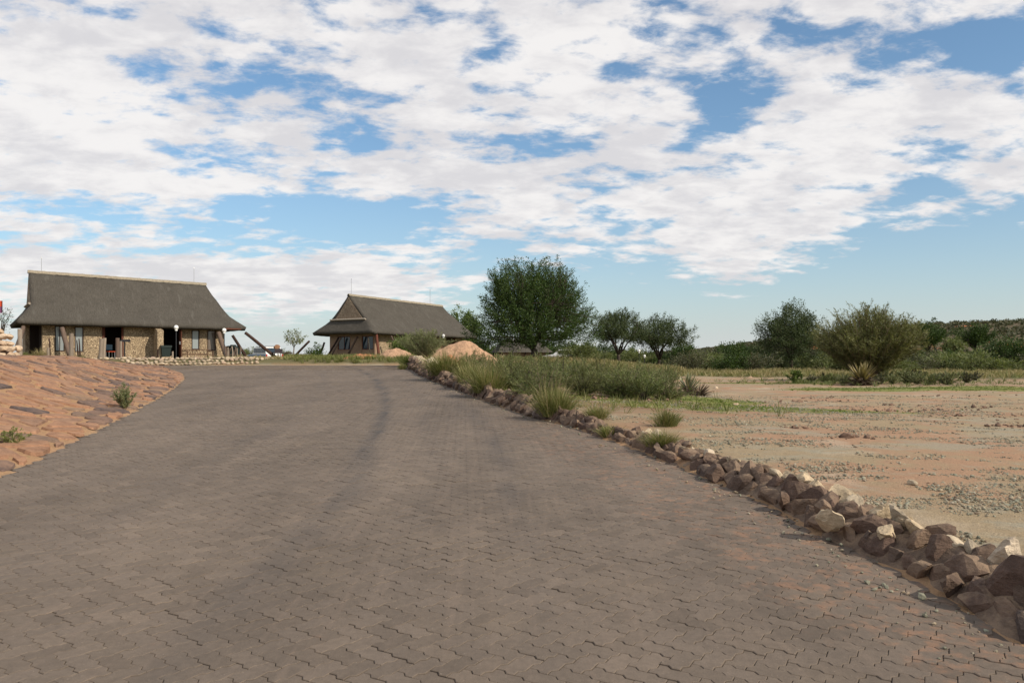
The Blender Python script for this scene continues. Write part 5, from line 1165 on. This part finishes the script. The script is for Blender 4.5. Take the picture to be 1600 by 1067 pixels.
tuft('long yellow-green grasses behind the kerb below the sand heap', -2.3, 27.5, .9, .9, 900, .014, ML_GRASS, 18, .4)
tuft('bright grass clump against the left side of the thicket', -.6, 20.2, .75, .7, 700, .012, ML_GRASS, 19, .35)
x = (193 - 800) / F * 17.0; fan_shrub('weed_bush', 'green feathery weed growing in the stone apron near the drive edge', 'weed', G(195, 16.6), .52, .50, stems=40, twigs=8, leafn=10, leaf=(.05, .012), mat=ML_PALE, wood_m=ML_DRY, seed=95, rs=.004, bare=.1)
fan_shrub('weed_bush', 'straggly yellow weed on the stone apron at the left edge', 'weed', G(22, 10.9), .26, .5, stems=20, twigs=6, leafn=8, leaf=(.035, .011), mat=ML_GRASS, wood_m=ML_DRY, seed=96, rs=.003, bare=.1)
def dryweed():
    tuft('pale seeding grass by the dark porch of the long house', (62 - 800) / F * 46.2, 46.2, .62, .5, 360, .014, ML_DRY, 21, .5); tuft('green clump below the second window of the long house', (126 - 800) / F * 46, 46.0, .55, .42, 360, .02, ML_FRESH, 22, .1); tuft('green clump behind the far left squared post', (38 - 800) / F * 46.9, 46.9, .4, .4, 260, .02, ML_GRASS, 23, .1)
dryweed()
# ------------------------------------------------------------------ grass cover
def pts_region(fn, n, xr, yr, seed):
    rng = np.random.default_rng(seed); x = rng.uniform(*xr, n); y = rng.uniform(*yr, n); k = fn(x, y) > rng.random(n); x, y = x[k], y[k]; return np.stack([x, y, H(x, y)], 1)
P = pts_region(lambda x, y: ((x < -4.5) & (x > -.285 * y) & (y > 44.9)) * (.35 + .65 * (vn(x, y, .5, 31) > .4)), 2200, (-18.5, -3.5), (44.6, 60), 1)
grass_stuff('verge_grass', 'green and yellow grass along the end of the paved drive', P, 16, .36, .33, .020, ML_GRASS, 2)
P = pts_region(lambda x, y: ((x < -12.4) & (y > 46.2)) * .6, 700, (-18, -12), (46, 52), 8)
grass_stuff('short_grass', 'short dry grass under the railing beside the cobbles', P, 12, .25, .25, .02, ML_DRY, 9)
P = pts_region(lambda x, y: np.clip(S((y - (50 - .28 * np.maximum(0, x - 10))) / 6), 0, 1) * (vn(x, y, .25, 33) > .25) * (x > XR(y) + 1) * (x < .7 * y), 6500, (-4, 50), (36, 74), 3)
grass_stuff('field_grass', 'pale yellow-green grass in the field beyond the bare lot', P, 11, .42, .42, .030, ML_DRY, 4)
P = pts_region(lambda x, y: np.clip(S((y - (50 - .28 * np.maximum(0, x - 10))) / 6), 0, 1) * (x > XR(y) + 1) * (x < .7 * y), 3000, (-4, 50), (36, 74), 13)
grass_stuff('field_grass', 'green grass mixed into the field beyond the bare lot', P, 11, .36, .42, .030, ML_GRASS, 14)
gm = lambda x, y: np.max([np.exp(-(((x - a) / b1) ** 2 + ((y - b) / c) ** 2)) for a, b, b1, c in GREEN], axis=0)
P = pts_region(lambda x, y: np.clip(gm(x, y) * 1.9 - .35 + .5 * (vn(x, y, 2., 35) - .5), 0, 1), 24000, (0, 22), (15, 46), 5)
grass_stuff('low_green_grass', 'very short bright green growth in patches on the bare lot', P, 7, .065, .07, .015, ML_LAWN, 6)
P = pts_region(lambda x, y: np.exp(-(((x - 17.5) / 5.5) ** 2 + ((y - 39.) / 3.2) ** 2)) * (vn(x, y, .9, 39) > .3), 1500, (9, 26), (33, 46), 27)
grass_stuff('undergrowth', 'grey-green undergrowth between the low shrubs before the big broom bush', P, 12, .26, .28, .022, ML_GREY, 28)
P = pts_region(lambda x, y: (x > XR(y) + .5) * np.exp(-((x - 1.2) / 3.2) ** 2) * (vn(x, y, .8, 36) > .35) * .7, 1600, (-5, 6), (14.5, 40), 7)
grass_stuff('thicket_grass', 'dry and green grass growing between the thicket shrubs', P, 12, .30, .30, .010, ML_GRASS, 10)
P = pts_region(lambda x, y: (x > XR(y) + .35) * (x < XR(y) + 2.6) * (vn(x, y, .6, 37) > .3) * .9, 1300, (-6, 1), (15, 40), 17)
grass_stuff('bank_grass', 'yellow-green grass leaning along the bank behind the kerb', P, 14, .34, .34, .011, ML_GRASS, 11)
P = pts_region(lambda x, y: np.exp(-(((x - 1.9) / 2.4) ** 2 + ((y - 17.2) / 1.8) ** 2)) * .8, 700, (-1, 6), (14.5, 21), 18)
grass_stuff('dead_litter', 'dead brown stalks and litter at the feet of the thicket', P, 10, .10, .20, .012, ML_DRY, 12)
P = pts_region(lambda x, y: ((XL(y) - x) > .02) * ((XL(y) - x) < .25) * .35, 500, (-18, -5), (8, 40), 19)
grass_stuff('sticks', 'thin dry grass in the joint between the stone apron and the drive', P, 4, .06, .05, .006, ML_DRY, 15)
